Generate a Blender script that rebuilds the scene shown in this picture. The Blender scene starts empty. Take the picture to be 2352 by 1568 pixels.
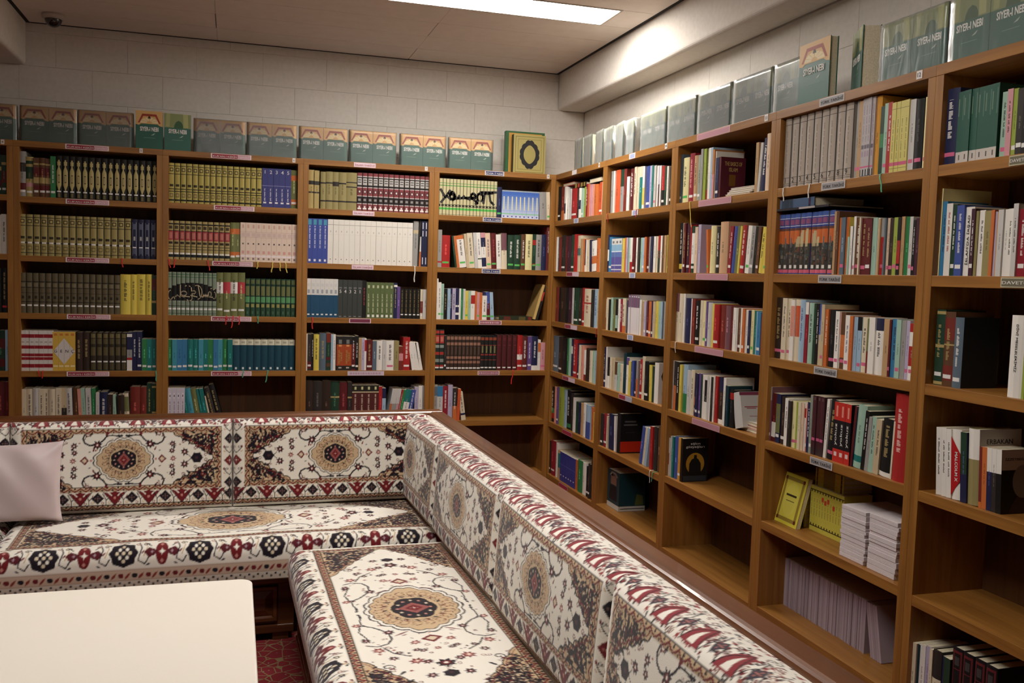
import bpy, math, random
import numpy as np
from mathutils import Matrix, Vector, Euler

SC = bpy.context.scene
COL = SC.collection
PI = math.pi

# ------------------------------------------------------------------ camera
cam_data = bpy.data.cameras.new('camera')
cam = bpy.data.objects.new('camera', cam_data)
COL.objects.link(cam)
cam_data.sensor_width = 36.0
cam_data.lens = 2105.2 * 36.0 / 2352.0
cam_data.clip_start = 0.05
_R = Vector((0.95680841, -0.28918225, 0.02985461))
_U = Vector((-0.00791513, 0.07674181, 0.99701958))
_F = Vector((0.29061146, 0.95419302, -0.07113829))
cam.matrix_world = Matrix(((_R.x, _U.x, -_F.x, -2.0654), (_R.y, _U.y, -_F.y, -5.8738), (_R.z, _U.z, -_F.z, 1.4336), (0, 0, 0, 1)))
SC.camera = cam

# ------------------------------------------------------------------ world, exposure, lamp settings
wd = bpy.data.worlds.new('world'); SC.world = wd
wd.use_nodes = True
wd.node_tree.nodes['Background'].inputs[0].default_value = (0.9, 0.85, 0.8, 1)
wd.node_tree.nodes['Background'].inputs[1].default_value = 0.02
vs = SC.view_settings
vs.view_transform = 'Standard'; vs.look = 'None'; vs.gamma = 1.0; vs.use_curve_mapping = False
vs.exposure = 0.0
LAMP_STRENGTH = 49.0
LAMP_COLOR = (1.0, 0.955, 0.895)
# ceiling lamp panels: x0, x1, y0, y1 (the first one is in the picture, the others follow the ceiling grid)
LAMPS = [(-1.32, -0.11, -1.292, -0.988), (-2.53, -1.32, -3.812, -3.508)]
CEIL = 2.85

# ------------------------------------------------------------------ helpers
def lin(c):
    return tuple(((v / 255.0) / 12.92 if v / 255.0 <= 0.04045 else ((v / 255.0 + 0.055) / 1.055) ** 2.4) for v in c[:3])

def mat(name, rough=0.5, color=(0.8, 0.8, 0.8), spec=0.5, metallic=0.0, coat=0.0, sheen=0.0):
    m = bpy.data.materials.new(name); m.use_nodes = True
    b = m.node_tree.nodes['Principled BSDF']
    b.inputs['Base Color'].default_value = (*color, 1)
    b.inputs['Roughness'].default_value = rough
    b.inputs['Specular IOR Level'].default_value = spec
    b.inputs['Metallic'].default_value = metallic
    b.inputs['Coat Weight'].default_value = coat
    b.inputs['Sheen Weight'].default_value = sheen
    return m

def nd(m, t, **kw):
    n = m.node_tree.nodes.new(t)
    for k, v in kw.items(): setattr(n, k, v)
    return n

def lk(m, a, b): m.node_tree.links.new(a, b)
def bsdf(m): return m.node_tree.nodes['Principled BSDF']

def mat_attr(name, rough, spec=0.5, coat=0.0, sheen=0.0, bump=0.0, bscale=300):
    m = mat(name, rough, spec=spec, coat=coat, sheen=sheen)
    a = nd(m, 'ShaderNodeAttribute', attribute_name='Col')
    lk(m, a.outputs['Color'], bsdf(m).inputs['Base Color'])
    if bump:
        tc = nd(m, 'ShaderNodeTexCoord'); nz = nd(m, 'ShaderNodeTexNoise')
        nz.inputs['Scale'].default_value = bscale; nz.inputs['Detail'].default_value = 3
        bp = nd(m, 'ShaderNodeBump'); bp.inputs['Strength'].default_value = bump; bp.inputs['Distance'].default_value = 0.002
        lk(m, tc.outputs['Object'], nz.inputs['Vector']); lk(m, nz.outputs['Fac'], bp.inputs['Height'])
        lk(m, bp.outputs['Normal'], bsdf(m).inputs['Normal'])
    return m

def mat_wood(name, c1, c2, rough=0.45, axis='Z', scale=1.0, coat=0.0, bump=0.05):
    """laminate / stained wood: grain stretched along one object axis"""
    m = mat(name, rough, coat=coat)
    tc = nd(m, 'ShaderNodeTexCoord'); mp = nd(m, 'ShaderNodeMapping')
    s = {'X': (1.2, 26, 26), 'Y': (26, 1.2, 26), 'Z': (26, 26, 1.2)}[axis]
    mp.inputs['Scale'].default_value = tuple(v * scale for v in s)
    oi = nd(m, 'ShaderNodeObjectInfo')
    ad = nd(m, 'ShaderNodeVectorMath', operation='ADD')
    sc = nd(m, 'ShaderNodeVectorMath', operation='SCALE'); sc.inputs[0].default_value = (7, 5, 9)
    lk(m, oi.outputs['Random'], sc.inputs['Scale'])
    lk(m, tc.outputs['Object'], mp.inputs['Vector']); lk(m, mp.outputs['Vector'], ad.inputs[0]); lk(m, sc.outputs[0], ad.inputs[1])
    nz = nd(m, 'ShaderNodeTexNoise'); nz.inputs['Scale'].default_value = 1.6; nz.inputs['Detail'].default_value = 6; nz.inputs['Distortion'].default_value = 0.6
    lk(m, ad.outputs[0], nz.inputs['Vector'])
    cr = nd(m, 'ShaderNodeValToRGB')
    cr.color_ramp.elements[0].position = 0.32; cr.color_ramp.elements[0].color = (*lin(c1), 1)
    cr.color_ramp.elements[1].position = 0.68; cr.color_ramp.elements[1].color = (*lin(c2), 1)
    lk(m, nz.outputs['Fac'], cr.inputs['Fac']); lk(m, cr.outputs['Color'], bsdf(m).inputs['Base Color'])
    bp = nd(m, 'ShaderNodeBump'); bp.inputs['Strength'].default_value = bump; bp.inputs['Distance'].default_value = 0.001
    lk(m, nz.outputs['Fac'], bp.inputs['Height']); lk(m, bp.outputs['Normal'], bsdf(m).inputs['Normal'])
    return m

def mat_noise(name, c1, c2, scale, rough=0.8, bump=0.0, detail=4):
    m = mat(name, rough)
    tc = nd(m, 'ShaderNodeTexCoord'); nz = nd(m, 'ShaderNodeTexNoise')
    nz.inputs['Scale'].default_value = scale; nz.inputs['Detail'].default_value = detail
    cr = nd(m, 'ShaderNodeValToRGB')
    cr.color_ramp.elements[0].position = 0.3; cr.color_ramp.elements[0].color = (*lin(c1), 1)
    cr.color_ramp.elements[1].position = 0.7; cr.color_ramp.elements[1].color = (*lin(c2), 1)
    lk(m, tc.outputs['Object'], nz.inputs['Vector']); lk(m, nz.outputs['Fac'], cr.inputs['Fac'])
    lk(m, cr.outputs['Color'], bsdf(m).inputs['Base Color'])
    if bump:
        bp = nd(m, 'ShaderNodeBump'); bp.inputs['Strength'].default_value = bump; bp.inputs['Distance'].default_value = 0.003
        lk(m, nz.outputs['Fac'], bp.inputs['Height']); lk(m, bp.outputs['Normal'], bsdf(m).inputs['Normal'])
    return m

def link(o, parent=None):
    COL.objects.link(o)
    if parent is not None: o.parent = parent
    return o

def tag(o, label=None, cat=None, group=None, kind=None):
    if label: o['label'] = label
    if cat: o['category'] = cat
    if group: o['group'] = group
    if kind: o['kind'] = kind
    return o

def empty(name, loc=(0, 0, 0), rz=0.0):
    o = bpy.data.objects.new(name, None); link(o)
    o.location = loc; o.rotation_euler = (0, 0, rz); o.empty_display_size = 0.05
    return o

class MB:
    """collects quads / polygons and links them as one mesh"""
    def __init__(s): s.v = []; s.f = []; s.c = []
    def poly(s, pts, col=None):
        n = len(s.v); s.v += [tuple(p) for p in pts]; s.f.append(tuple(range(n, n + len(pts)))); s.c.append(col or (1, 1, 1))
    def box(s, x0, x1, y0, y1, z0, z1, col=None, bevel=0.0):
        n = len(s.v)
        s.v += [(x0, y0, z0), (x1, y0, z0), (x1, y1, z0), (x0, y1, z0), (x0, y0, z1), (x1, y0, z1), (x1, y1, z1), (x0, y1, z1)]
        for f in ((0, 3, 2, 1), (4, 5, 6, 7), (0, 1, 5, 4), (1, 2, 6, 5), (2, 3, 7, 6), (3, 0, 4, 7)):
            s.f.append(tuple(n + i for i in f)); s.c.append(col or (1, 1, 1))
        return s
    def prism(s, prof, axis, a0, a1, col=None):
        """extrude a closed 2-D profile along an axis ('x': profile is (y,z), 'y': (x,z), 'z': (x,y))"""
        n = len(s.v); k = len(prof)
        for a in (a0, a1):
            for p, q in prof:
                s.v.append({'x': (a, p, q), 'y': (p, a, q), 'z': (p, q, a)}[axis])
        for i in range(k):
            j = (i + 1) % k
            s.f.append((n + i, n + j, n + k + j, n + k + i)); s.c.append(col or (1, 1, 1))
        s.f.append(tuple(n + i for i in range(k))[::-1]); s.f.append(tuple(n + k + i for i in range(k)))
        s.c += [col or (1, 1, 1)] * 2
        return s
    def mesh(s, name, m, cols=False, smooth=False):
        me = bpy.data.meshes.new(name); me.from_pydata(s.v, [], s.f)
        if m: me.materials.append(m)
        if cols: facecol(me, s.c)
        if smooth: me.polygons.foreach_set('use_smooth', [True] * len(me.polygons))
        fixn(me)
        return me
    def build(s, name, m, parent=None, cols=False, smooth=False, bevel=0.0, seg=2):
        o = bpy.data.objects.new(name, s.mesh(name, m, cols, smooth)); link(o, parent)
        if bevel:
            b = o.modifiers.new('bevel', 'BEVEL'); b.width = bevel; b.segments = seg; b.limit_method = 'ANGLE'; b.angle_limit = 0.6
        return o

import bmesh
def fixn(me):
    bm = bmesh.new(); bm.from_mesh(me); bmesh.ops.recalc_face_normals(bm, faces=bm.faces); bm.to_mesh(me); bm.free()

def facecol(me, cols):
    at = me.color_attributes.new('Col', 'FLOAT_COLOR', 'CORNER')
    a = np.ones((len(me.loops), 4), dtype=np.float32)
    for p, c in zip(me.polygons, cols): a[p.loop_start:p.loop_start + p.loop_total, :3] = c
    at.data.foreach_set('color', a.ravel())

_TXT = {}
def text_mesh(s, size, m, align='CENTER', extrude=0.0003, bold=0.0):
    """letters as a mesh in the XY plane, centred on the origin"""
    key = (s, round(size, 5), m.name, bold)
    if key in _TXT: return _TXT[key]
    cu = bpy.data.curves.new('t', 'FONT'); cu.body = s; cu.size = size; cu.resolution_u = 2
    cu.align_x = 'CENTER'; cu.align_y = 'CENTER'; cu.extrude = extrude; cu.offset = bold
    o = bpy.data.objects.new('t', cu); COL.objects.link(o)
    dg = bpy.context.evaluated_depsgraph_get(); dg.update()
    me = bpy.data.meshes.new_from_object(o.evaluated_get(dg)); me.name = 'lettering'
    bpy.data.objects.remove(o); bpy.data.curves.remove(cu)
    me.materials.clear(); me.materials.append(m)
    _TXT[key] = me
    return me

def text_obj(name, s, size, m, parent, M, bold=0.0, fit=None):
    """put lettering under a thing; M places the XY text plane; fit = (width, height) to squeeze into"""
    me = text_mesh(s, size, m, bold=bold).copy()
    if fit and len(me.vertices):
        co = np.empty(len(me.vertices) * 3, dtype=np.float32); me.vertices.foreach_get('co', co); co = co.reshape(-1, 3)
        w = np.ptp(co[:, 0]); h = np.ptp(co[:, 1]); c = (co.max(0) + co.min(0)) / 2
        M = M @ Matrix.Diagonal((fit[0] / w if fit[0] else fit[1] / h, fit[1] / h if fit[1] else fit[0] / w, 1, 1)) @ Matrix.Translation((-c[0], -c[1], 0))
    me.transform(M)
    o = bpy.data.objects.new(name, me); link(o, parent)
    return o

# placement matrices for text: on a face looking to -y (front), reading up or down a spine, on a face looking to +x
def M_front(x, y, z): return Matrix.Translation((x, y, z)) @ Matrix.Rotation(PI / 2, 4, 'X')
def M_up(x, y, z): return M_front(x, y, z) @ Matrix.Rotation(PI / 2, 4, 'Z')
def M_down(x, y, z): return M_front(x, y, z) @ Matrix.Rotation(-PI / 2, 4, 'Z')
def M_side(x, y, z): return Matrix.Translation((x, y, z)) @ Matrix.Rotation(PI / 2, 4, 'Z') @ Matrix.Rotation(PI / 2, 4, 'X')

random.seed(4)
# ------------------------------------------------------------------ materials
M_wall = mat_noise('painted_block', (212, 205, 195), (220, 213, 204), 40, 0.9, 0.12); bsdf(M_wall).inputs['Specular IOR Level'].default_value = 0.15
M_ceil = mat_noise('ceiling_panel', (224, 214, 204), (229, 220, 210), 14, 0.85, 0.04)
M_black = mat('shadow_gap', 0.8, lin((26, 26, 26)))
M_grey = mat('joint_grey', 0.8, lin((120, 110, 100)))
M_case_z = mat_wood('oak_laminate_upright', (130, 84, 34), (158, 108, 48), 0.42, 'Z')
M_case_x = mat_wood('oak_laminate_shelf', (130, 84, 34), (158, 108, 48), 0.42, 'X')
M_case_back_shade = mat_wood('oak_laminate_back_shade', (74, 45, 21), (100, 63, 31), 0.5, 'Z', 0.7)  # same laminate, darkened to carry the shade inside the cases
M_sofa = mat_wood('dark_walnut', (58, 30, 14), (92, 50, 24), 0.25, 'X', 0.6, coat=0.25)
M_sofa_y = mat_wood('dark_walnut_rail', (84, 46, 22), (116, 68, 34), 0.3, 'X', 0.6, coat=0.12)
M_book = mat_attr('printed_cover', 0.45, 0.4)
M_cloth = mat_attr('cloth_binding', 0.6, 0.3)
M_page = mat_noise('page_edges', (205, 192, 160), (228, 217, 190), 240, 0.9)
M_white_t = mat('white_print', 0.6, lin((225, 222, 215)))
M_black_t = mat('black_print', 0.6, lin((28, 26, 26)))
M_gold_t = mat('gold_print', 0.5, lin((186, 158, 92)))
M_red_t = mat('red_print', 0.5, lin((150, 44, 40)))
M_grey_t = mat('grey_print', 0.6, lin((120, 116, 112)))
M_print = mat_attr('flat_print', 0.5, 0.35)
M_table = mat('white_table_laminate', 0.35, lin((226, 218, 206)), 0.5)
M_metal = mat('grey_metal', 0.35, lin((150, 150, 152)), 0.5, 0.9)
M_plastic_w = mat('white_plastic', 0.5, lin((190, 182, 170)))
M_dome = mat('dark_dome', 0.08, lin((16, 16, 18)), 0.6, coat=0.6)
M_em = bpy.data.materials.new('lamp_diffuser'); M_em.use_nodes = True
_b = bsdf(M_em); _b.inputs['Base Color'].default_value = (0.9, 0.9, 0.9, 1)
_b.inputs['Emission Color'].default_value = (*LAMP_COLOR, 1); _b.inputs['Emission Strength'].default_value = LAMP_STRENGTH
M_wrap = bpy.data.materials.new('clear_film'); M_wrap.use_nodes = True
def _film(m):
    """thin crinkled shrink film: clear, slightly milky, with white mixed in towards grazing view for wall reflections, and a soft gloss"""
    nt = m.node_tree; nt.nodes.clear(); N = nt.nodes.new; L = nt.links.new
    out = N('ShaderNodeOutputMaterial'); mx = N('ShaderNodeMixShader'); mx2 = N('ShaderNodeMixShader')
    tr = N('ShaderNodeBsdfTransparent'); gl = N('ShaderNodeBsdfGlossy'); df = N('ShaderNodeBsdfDiffuse')
    gl.inputs['Roughness'].default_value = 0.3; gl.inputs['Color'].default_value = (0.95, 0.95, 0.95, 1); df.inputs['Color'].default_value = (0.85, 0.87, 0.86, 1)
    fr = N('ShaderNodeFresnel'); fr.inputs['IOR'].default_value = 1.5
    lw = N('ShaderNodeLayerWeight'); lw.inputs['Blend'].default_value = 0.5
    pw = N('ShaderNodeMath'); pw.operation = 'POWER'; pw.inputs[1].default_value = 2.6
    mr = N('ShaderNodeMapRange'); mr.inputs['To Min'].default_value = 0.07; mr.inputs['To Max'].default_value = 0.62  # diffuse white rising at grazing angles stands in for bright wall reflections
    tc = N('ShaderNodeTexCoord'); mp = N('ShaderNodeMapping'); nz = N('ShaderNodeTexNoise')
    mp.inputs['Rotation'].default_value = (0.3, 0.7, 0.2); mp.inputs['Scale'].default_value = (26, 26, 6)
    nz.inputs['Scale'].default_value = 1.0; nz.inputs['Detail'].default_value = 2; nz.inputs['Distortion'].default_value = 0.8
    bp = N('ShaderNodeBump'); bp.inputs['Strength'].default_value = 0.3; bp.inputs['Distance'].default_value = 0.005
    L(tc.outputs['Object'], mp.inputs['Vector']); L(mp.outputs['Vector'], nz.inputs['Vector']); L(nz.outputs['Fac'], bp.inputs['Height'])
    L(bp.outputs['Normal'], gl.inputs['Normal']); L(bp.outputs['Normal'], fr.inputs['Normal'])
    L(lw.outputs['Facing'], pw.inputs[0]); L(pw.outputs[0], mr.inputs['Value'])
    L(mr.outputs[0], mx.inputs['Fac']); L(tr.outputs[0], mx.inputs[1]); L(df.outputs[0], mx.inputs[2])
    L(fr.outputs['Fac'], mx2.inputs['Fac']); L(mx.outputs[0], mx2.inputs[1]); L(gl.outputs[0], mx2.inputs[2]); L(mx2.outputs[0], out.inputs['Surface'])
_film(M_wrap)
# ------------------------------------------------------------------ the room
WY, WX = 0.302, 0.302          # back wall and right wall planes
XL, YB = -6.2, -8.6            # left wall, wall behind the camera
BEAM_Z, BEAM_R, BEAM_L = 2.60, 0.10, -3.26

def structure(o): o['kind'] = 'structure'; return o

M_carpet = mat('red_carpet', 0.95)
def _carpet(m):
    tc = nd(m, 'ShaderNodeTexCoord')
    v1 = nd(m, 'ShaderNodeTexVoronoi'); v1.inputs['Scale'].default_value = 46
    v2 = nd(m, 'ShaderNodeTexVoronoi'); v2.inputs['Scale'].default_value = 21; v2.feature = 'DISTANCE_TO_EDGE'
    lk(m, tc.outputs['Object'], v1.inputs['Vector']); lk(m, tc.outputs['Object'], v2.inputs['Vector'])
    r1 = nd(m, 'ShaderNodeValToRGB')
    e = r1.color_ramp.elements; e[0].position = 0.0; e[0].color = (*lin((190, 175, 140)), 1); e[1].position = 0.22; e[1].color = (*lin((120, 20, 28)), 1)
    n = r1.color_ramp.elements.new(0.14); n.color = (*lin((60, 52, 44)), 1)
    n = r1.color_ramp.elements.new(0.5); n.color = (*lin((112, 16, 26)), 1)
    r2 = nd(m, 'ShaderNodeValToRGB')
    e = r2.color_ramp.elements; e[0].position = 0.02; e[0].color = (1, 1, 1, 1); e[1].position = 0.045; e[1].color = (0, 0, 0, 1)
    mx = nd(m, 'ShaderNodeMixRGB'); mx.inputs['Color2'].default_value = (*lin((120, 105, 70)), 1)
    lk(m, v1.outputs['Distance'], r1.inputs['Fac']); lk(m, v2.outputs['Distance'], r2.inputs['Fac'])
    lk(m, r2.outputs['Color'], mx.inputs['Fac']); lk(m, r1.outputs['Color'], mx.inputs['Color1'])
    lk(m, mx.outputs['Color'], bsdf(m).inputs['Base Color'])
_carpet(M_carpet)
floor = structure(MB().box(XL - 0.2, WX + 0.2, YB - 0.2, WY + 0.2, -0.1, 0).build('floor', M_carpet))

wall_back = structure(MB().box(XL - 0.2, WX + 0.2, WY + 0.006, WY + 0.2, 0, 3.1).build('wall_back', M_wall))
wall_right = structure(MB().box(WX + 0.006, WX + 0.2, YB, WY + 0.006, 0, 3.1).build('wall_right', M_wall))
wall_left = structure(MB().box(XL - 0.2, XL, YB, WY + 0.006, 0, 3.1).build('wall_left', M_wall))
wall_front = structure(MB().box(XL, WX, YB - 0.2, YB, 0, 3.1).build('wall_front', M_wall))

# painted concrete blocks above the bookcases (joints recessed)
def block_mesh(w):
    mb = MB(); mb.box(0, w, 0, 0.03, 0, 0.1992)
    me = mb.mesh('block', M_wall)
    bm = bmesh.new(); bm.from_mesh(me)
    bmesh.ops.bevel(bm, geom=bm.edges[:], offset=0.0012, segments=1, affect='EDGES'); bm.to_mesh(me); bm.free()
    return me
_bm, _bh = block_mesh(0.3992), block_mesh(0.1992)
def course(n_off, a0, a1):
    a = a0
    if n_off: yield a, 0; a += 0.2
    while a < a1 - 0.21:
        yield a, 1; a += 0.4
for k, z in enumerate((2.0, 2.2, 2.4, 2.6, 2.8)):
    for a, full in course(k % 2, -4.1, WX):
        if a + (0.4 if full else 0.2) > WX + 0.02: continue
        o = bpy.data.objects.new('block', _bm if full else _bh); link(o, wall_back); o.location = (a, WY, z)
    if z < 2.45:
        for a, full in course((k + 1) % 2, 0.0, 5.2):
            o = bpy.data.objects.new('block', _bm if full else _bh); link(o, wall_right); o.rotation_euler = (0, 0, -PI / 2); o.location = (WX, WY - a, z)

# beams along both sides, below the ceiling
def beam(name, x0, x1):
    prof = [(x0, BEAM_Z), (x1, BEAM_Z), (x1, 3.1), (x0, 3.1)]
    return structure(MB().prism(prof, 'y', YB, WY).build(name, M_wall, bevel=0.02, seg=4))
beam('trim_1', BEAM_R, WX + 0.004)
beam('trim_2', BEAM_L - 0.75, BEAM_L)

# suspended ceiling: panels with narrow joints under a dark void, dark shadow gap round the edge
ceiling = structure(MB().box(XL, WX, YB, WY, CEIL + 0.02, CEIL + 0.06).build('ceiling', M_grey))
PD, PW = 0.315, 1.21
def panel_mesh(w, d):
    me = MB().box(0, w, 0, d, 0, 0.018).mesh('ceiling_panel', M_ceil)
    return me
_pm = {}
xs = [-0.966 + 1.21 * i for i in range(-3, 2)]
y = 0.285
row = 0
while y > YB + 0.4:
    ys = y - PD
    cuts = [BEAM_L + 0.022] + [x for x in xs if BEAM_L + 0.1 < x < BEAM_R - 0.1] + [BEAM_R - 0.02]
    off = 0.0 if row % 2 == 0 else -0.0
    for x0, x1 in zip(cuts[:-1], cuts[1:]):
        segs = [(x0, x1)]
        for L in LAMPS:
            if abs((L[2] + L[3]) / 2 - (y + ys) / 2) < 0.16:
                new = []
                for a, b in segs:
                    if b <= L[0] or a >= L[1]: new.append((a, b)); continue
                    if a < L[0] - 0.03: new.append((a, L[0]))
                    if b > L[1] + 0.03: new.append((L[1], b))
                segs = new
        for a, b in segs:
            wide = 0.005 if (row, round(x1, 2)) in ((0, -0.97), (2, -0.97), (1, -2.18)) else 0.0012
            key = (round(b - a - wide, 4),)
            if key not in _pm: _pm[key] = panel_mesh(b - a - wide, PD - 0.0035)
            o = bpy.data.objects.new('ceiling_panel', _pm[key]); link(o, ceiling); o.location = (a, ys + 0.002, CEIL)
    y = ys; row += 1
structure(MB().box(BEAM_L, BEAM_R, 0.281, WY + 0.004, CEIL - 0.001, CEIL + 0.02).build('trim_3', M_black))
structure(MB().box(BEAM_R - 0.019, BEAM_R + 0.001, YB, 0.281, CEIL - 0.001, CEIL + 0.02).build('trim_4', M_black))
structure(MB().box(BEAM_L - 0.001, BEAM_L + 0.021, YB, 0.281, CEIL - 0.001, CEIL + 0.02).build('trim_5', M_black))
structure(MB().box(XL, BEAM_L - 0.75, YB, WY, CEIL, CEIL + 0.02).build('trim_6', M_ceil))

for i, (x0, x1, y0, y1) in enumerate(LAMPS):
    t = empty('ceiling_light', ((x0 + x1) / 2, (y0 + y1) / 2, CEIL))
    tag(t, ['long bright fluorescent ceiling panel near the back right corner', 'long fluorescent ceiling panel above the front of the room'][i], 'ceiling light', 'ceiling light panels')
    w, d = (x1 - x0) / 2, (y1 - y0) / 2
    f = MB()
    f.box(-w, w, -d, -d + 0.012, -0.004, 0.03); f.box(-w, w, d - 0.012, d, -0.004, 0.03)
    f.box(-w, -w + 0.012, -d + 0.012, d - 0.012, -0.004, 0.03); f.box(w - 0.012, w, -d + 0.012, d - 0.012, -0.004, 0.03)
    f.build('frame', M_plastic_w, t)
    MB().box(-w + 0.012, w - 0.012, -d + 0.012, d - 0.012, 0.002, 0.012).build('diffuser', M_em, t)

# dome security camera
def lathe(mb, prof, n=24):
    k = len(prof); s = len(mb.v)
    for i in range(n):
        a = 2 * PI * i / n
        for r, z in prof: mb.v.append((r * math.cos(a), r * math.sin(a), z))
    for i in range(n):
        j = (i + 1) % n
        for q in range(k - 1):
            mb.f.append((s + i * k + q, s + j * k + q, s + j * k + q + 1, s + i * k + q + 1)); mb.c.append((1, 1, 1))
    return mb
t = empty('dome_camera', (-3.07, 0.05, CEIL)); tag(t, 'small dark dome security camera on the ceiling', 'security camera')
m_ = MB(); lathe(m_, [(0.001, 0.0), (0.062, 0.0), (0.06, -0.022), (0.048, -0.028), (0.001, -0.028)]); m_.build('base', M_plastic_w, t, smooth=True)
m_ = MB(); lathe(m_, [(0.046, -0.02)] + [(0.046 * math.cos(a), -0.026 - 0.046 * math.sin(a)) for a in np.linspace(0, PI / 2 - 0.02, 8)]); m_.build('dome', M_dome, t, smooth=True)

# ------------------------------------------------------------------ bookcases
TH = 0.033     # side panel thickness
BT = 0.034     # shelf thickness
DEPTH = 0.282
XB = {'A': (-4.09, -3.275), 'B': (-3.275, -2.477), 'C': (-2.477, -1.660), 'D': (-1.660, -0.832), 'E': (-0.832, 0.0)}
YB_ = {'F': (0.0, 0.858), 'G': (0.858, 1.743), 'H': (1.743, 2.621), 'I': (2.621, 3.494), 'J': (3.494, 4.37)}
ROWZ = [2.12, 1.811, 1.474, 1.137, 0.800, 0.463, 0.100]
ZFIX = {'B1': 1.806, 'B2': 1.469, 'D1': 1.818, 'E1': 1.817, 'F5': 0.451, 'G5': 0.452, 'I5': 0.470, 'I6': 0.112, 'F6': 0.092, 'E2': 1.478, 'D2': 1.478}
def rowz(key): return ZFIX.get(key, ROWZ[int(key[1])])
BAYN = {'A': 'cut-off far-left bay', 'B': 'leftmost full bay', 'C': 'second full bay', 'D': 'third full bay', 'E': 'back corner bay',
        'F': 'right corner bay', 'G': 'second right-wall bay', 'H': 'third right-wall bay', 'I': 'fourth right-wall bay', 'J': 'rightmost bay'}
CASEL = {'A': 'oak laminate bookcase cut off by the left edge of the picture', 'B': 'leftmost fully visible oak bookcase on the back wall',
         'C': 'second oak bookcase on the back wall, with green calligraphy volumes', 'D': 'third oak bookcase on the back wall, with maroon volumes on top row',
         'E': 'oak bookcase on the back wall beside the room corner', 'F': 'oak bookcase on the right wall beside the room corner',
         'G': 'second oak bookcase from the corner on the right wall', 'H': 'third oak bookcase from the corner on the right wall',
         'I': 'fourth oak bookcase from the corner, with yellow booklets near its bottom', 'J': 'oak bookcase cut off by the right edge of the picture'}
def frame_of(b):
    if b in XB: return (XB[b][0], 0.0), 0.0, XB[b][1] - XB[b][0]
    return (0.0, -YB_[b][0]), -PI / 2, YB_[b][1] - YB_[b][0]
CASES = {}
for b in 'ABCDEFGHIJ':
    (ox, oy), rz, w = frame_of(b)
    t = empty('bookcase', (ox, oy, 0), rz); tag(t, CASEL[b], 'bookcase', 'row of oak bookcases'); CASES[b] = t
    left = 0.0
    if b == 'F':   # its first side stands behind the corner post
        MB().box(-0.03, -0.001, 0.002, DEPTH, 0, 2.12 - BT).build('side_panel', M_case_z, t)
        left = -0.001
    else:
        MB().box(0.0004, TH, 0, DEPTH, 0, 2.12 - BT).build('side_panel', M_case_z, t, bevel=0.001)
        left = TH
    MB().box(w - TH, w - 0.0004, 0, DEPTH, 0, 2.12 - BT).build('side_panel', M_case_z, t, bevel=0.001)
    MB().box(0.0002 if b != 'F' else -0.285, w - 0.0002, -0.001, DEPTH + 0.004, 2.12 - BT, 2.12).build('top_board', M_case_x, t, bevel=0.001)
    for k in range(1, 7):
        z = rowz(b + str(k))
        MB().box(left, w - TH, 0.0006, DEPTH - 0.006, z - BT, z).build('shelf', M_case_x, t, bevel=0.001)
    MB().box(left, w - TH, DEPTH - 0.006, DEPTH, 0.05, 2.12 - BT).build('back_panel', M_case_back_shade, t)
    MB().box(left, w - TH, 0.03, 0.045, 0, rowz(b + '6') - BT).build('plinth', M_case_x, t)
# ------------------------------------------------------------------ books
PAL = dict(bk=(24, 22, 22), dk=(48, 42, 38), wh=(228, 222, 212), cr=(216, 200, 168), be=(196, 174, 136), gd=(176, 152, 88), og=(150, 136, 82), gy=(150, 147, 142), lg=(196, 192, 186),
           re=(178, 30, 28), rd=(190, 52, 62), dr=(98, 24, 26), br=(126, 40, 30), bn=(98, 60, 34), db=(54, 36, 26), ro=(214, 82, 38), te=(190, 120, 60), ye=(222, 198, 70), py=(226, 214, 150),
           am=(214, 146, 40), pk=(206, 140, 146), sa=(222, 140, 118), pe=(222, 190, 158), gr=(44, 128, 70), dg=(30, 62, 42), tl=(24, 118, 112), lt=(58, 148, 168), sb=(48, 120, 168), dt=(16, 52, 62),
           bl=(58, 78, 156), nb=(30, 34, 74), lb=(150, 180, 204), pu=(98, 70, 136), lv=(176, 164, 192), sl=(86, 104, 118), ol=(112, 116, 64), mi=(152, 188, 166), ta=(186, 146, 98), gg=(138, 146, 132),
           yg=(150, 170, 56), cm=(150, 24, 40), dp=(66, 30, 46), mv=(120, 74, 82), wd=(204, 158, 116), mr=(84, 18, 34), bk2=(104, 34, 30))
PAL['or'] = (208, 104, 42)
NAME = dict(bk='black', dk='charcoal', wh='white', cr='cream', be='beige', gd='gilt', og='olive-gold', gy='grey', lg='light grey', re='red', rd='rose-red', dr='dark red', br='rust-red', bn='brown',
            db='dark brown', ro='orange-red', te='amber', ye='yellow', py='pale yellow', am='amber', pk='pink', sa='salmon', pe='peach', gr='green', dg='dark green', tl='teal', lt='light teal', sb='sky blue',
            dt='dark teal', bl='blue', nb='navy', lb='light blue', pu='purple', lv='lavender', sl='slate blue', ol='olive', mi='mint', ta='tan', gg='grey-green', yg='lime green', cm='crimson', dp='plum', mv='mauve', wd='tan', mr='maroon', bk2='brick-red')
NAME['or'] = 'orange'
TCOL = dict(w=('white', (222, 218, 210)), k=('black', (44, 40, 38)), g=('gilt', (170, 146, 86)), r=('red', (170, 60, 54)), b=('blue', (60, 66, 120)), p=('purple', (120, 90, 130)))
TCOL_ON = {'re': (230, 190, 180), 'cm': (220, 150, 150)}
STK = dict(s=('white', (226, 222, 216)), sp=('pink', (214, 92, 132)), sg=('green', (86, 190, 84)), sr=('red', (200, 40, 56)))

def grid_edges(vals):
    out = []
    for v in sorted(vals):
        if not out or v - out[-1] > 1e-4: out.append(v)
    return out

_BM = {}
def ink(c):
    g = (c[0] + c[1] + c[2]) / 3; return lin(tuple(g + (v - g) * 0.86 for v in c))

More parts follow.
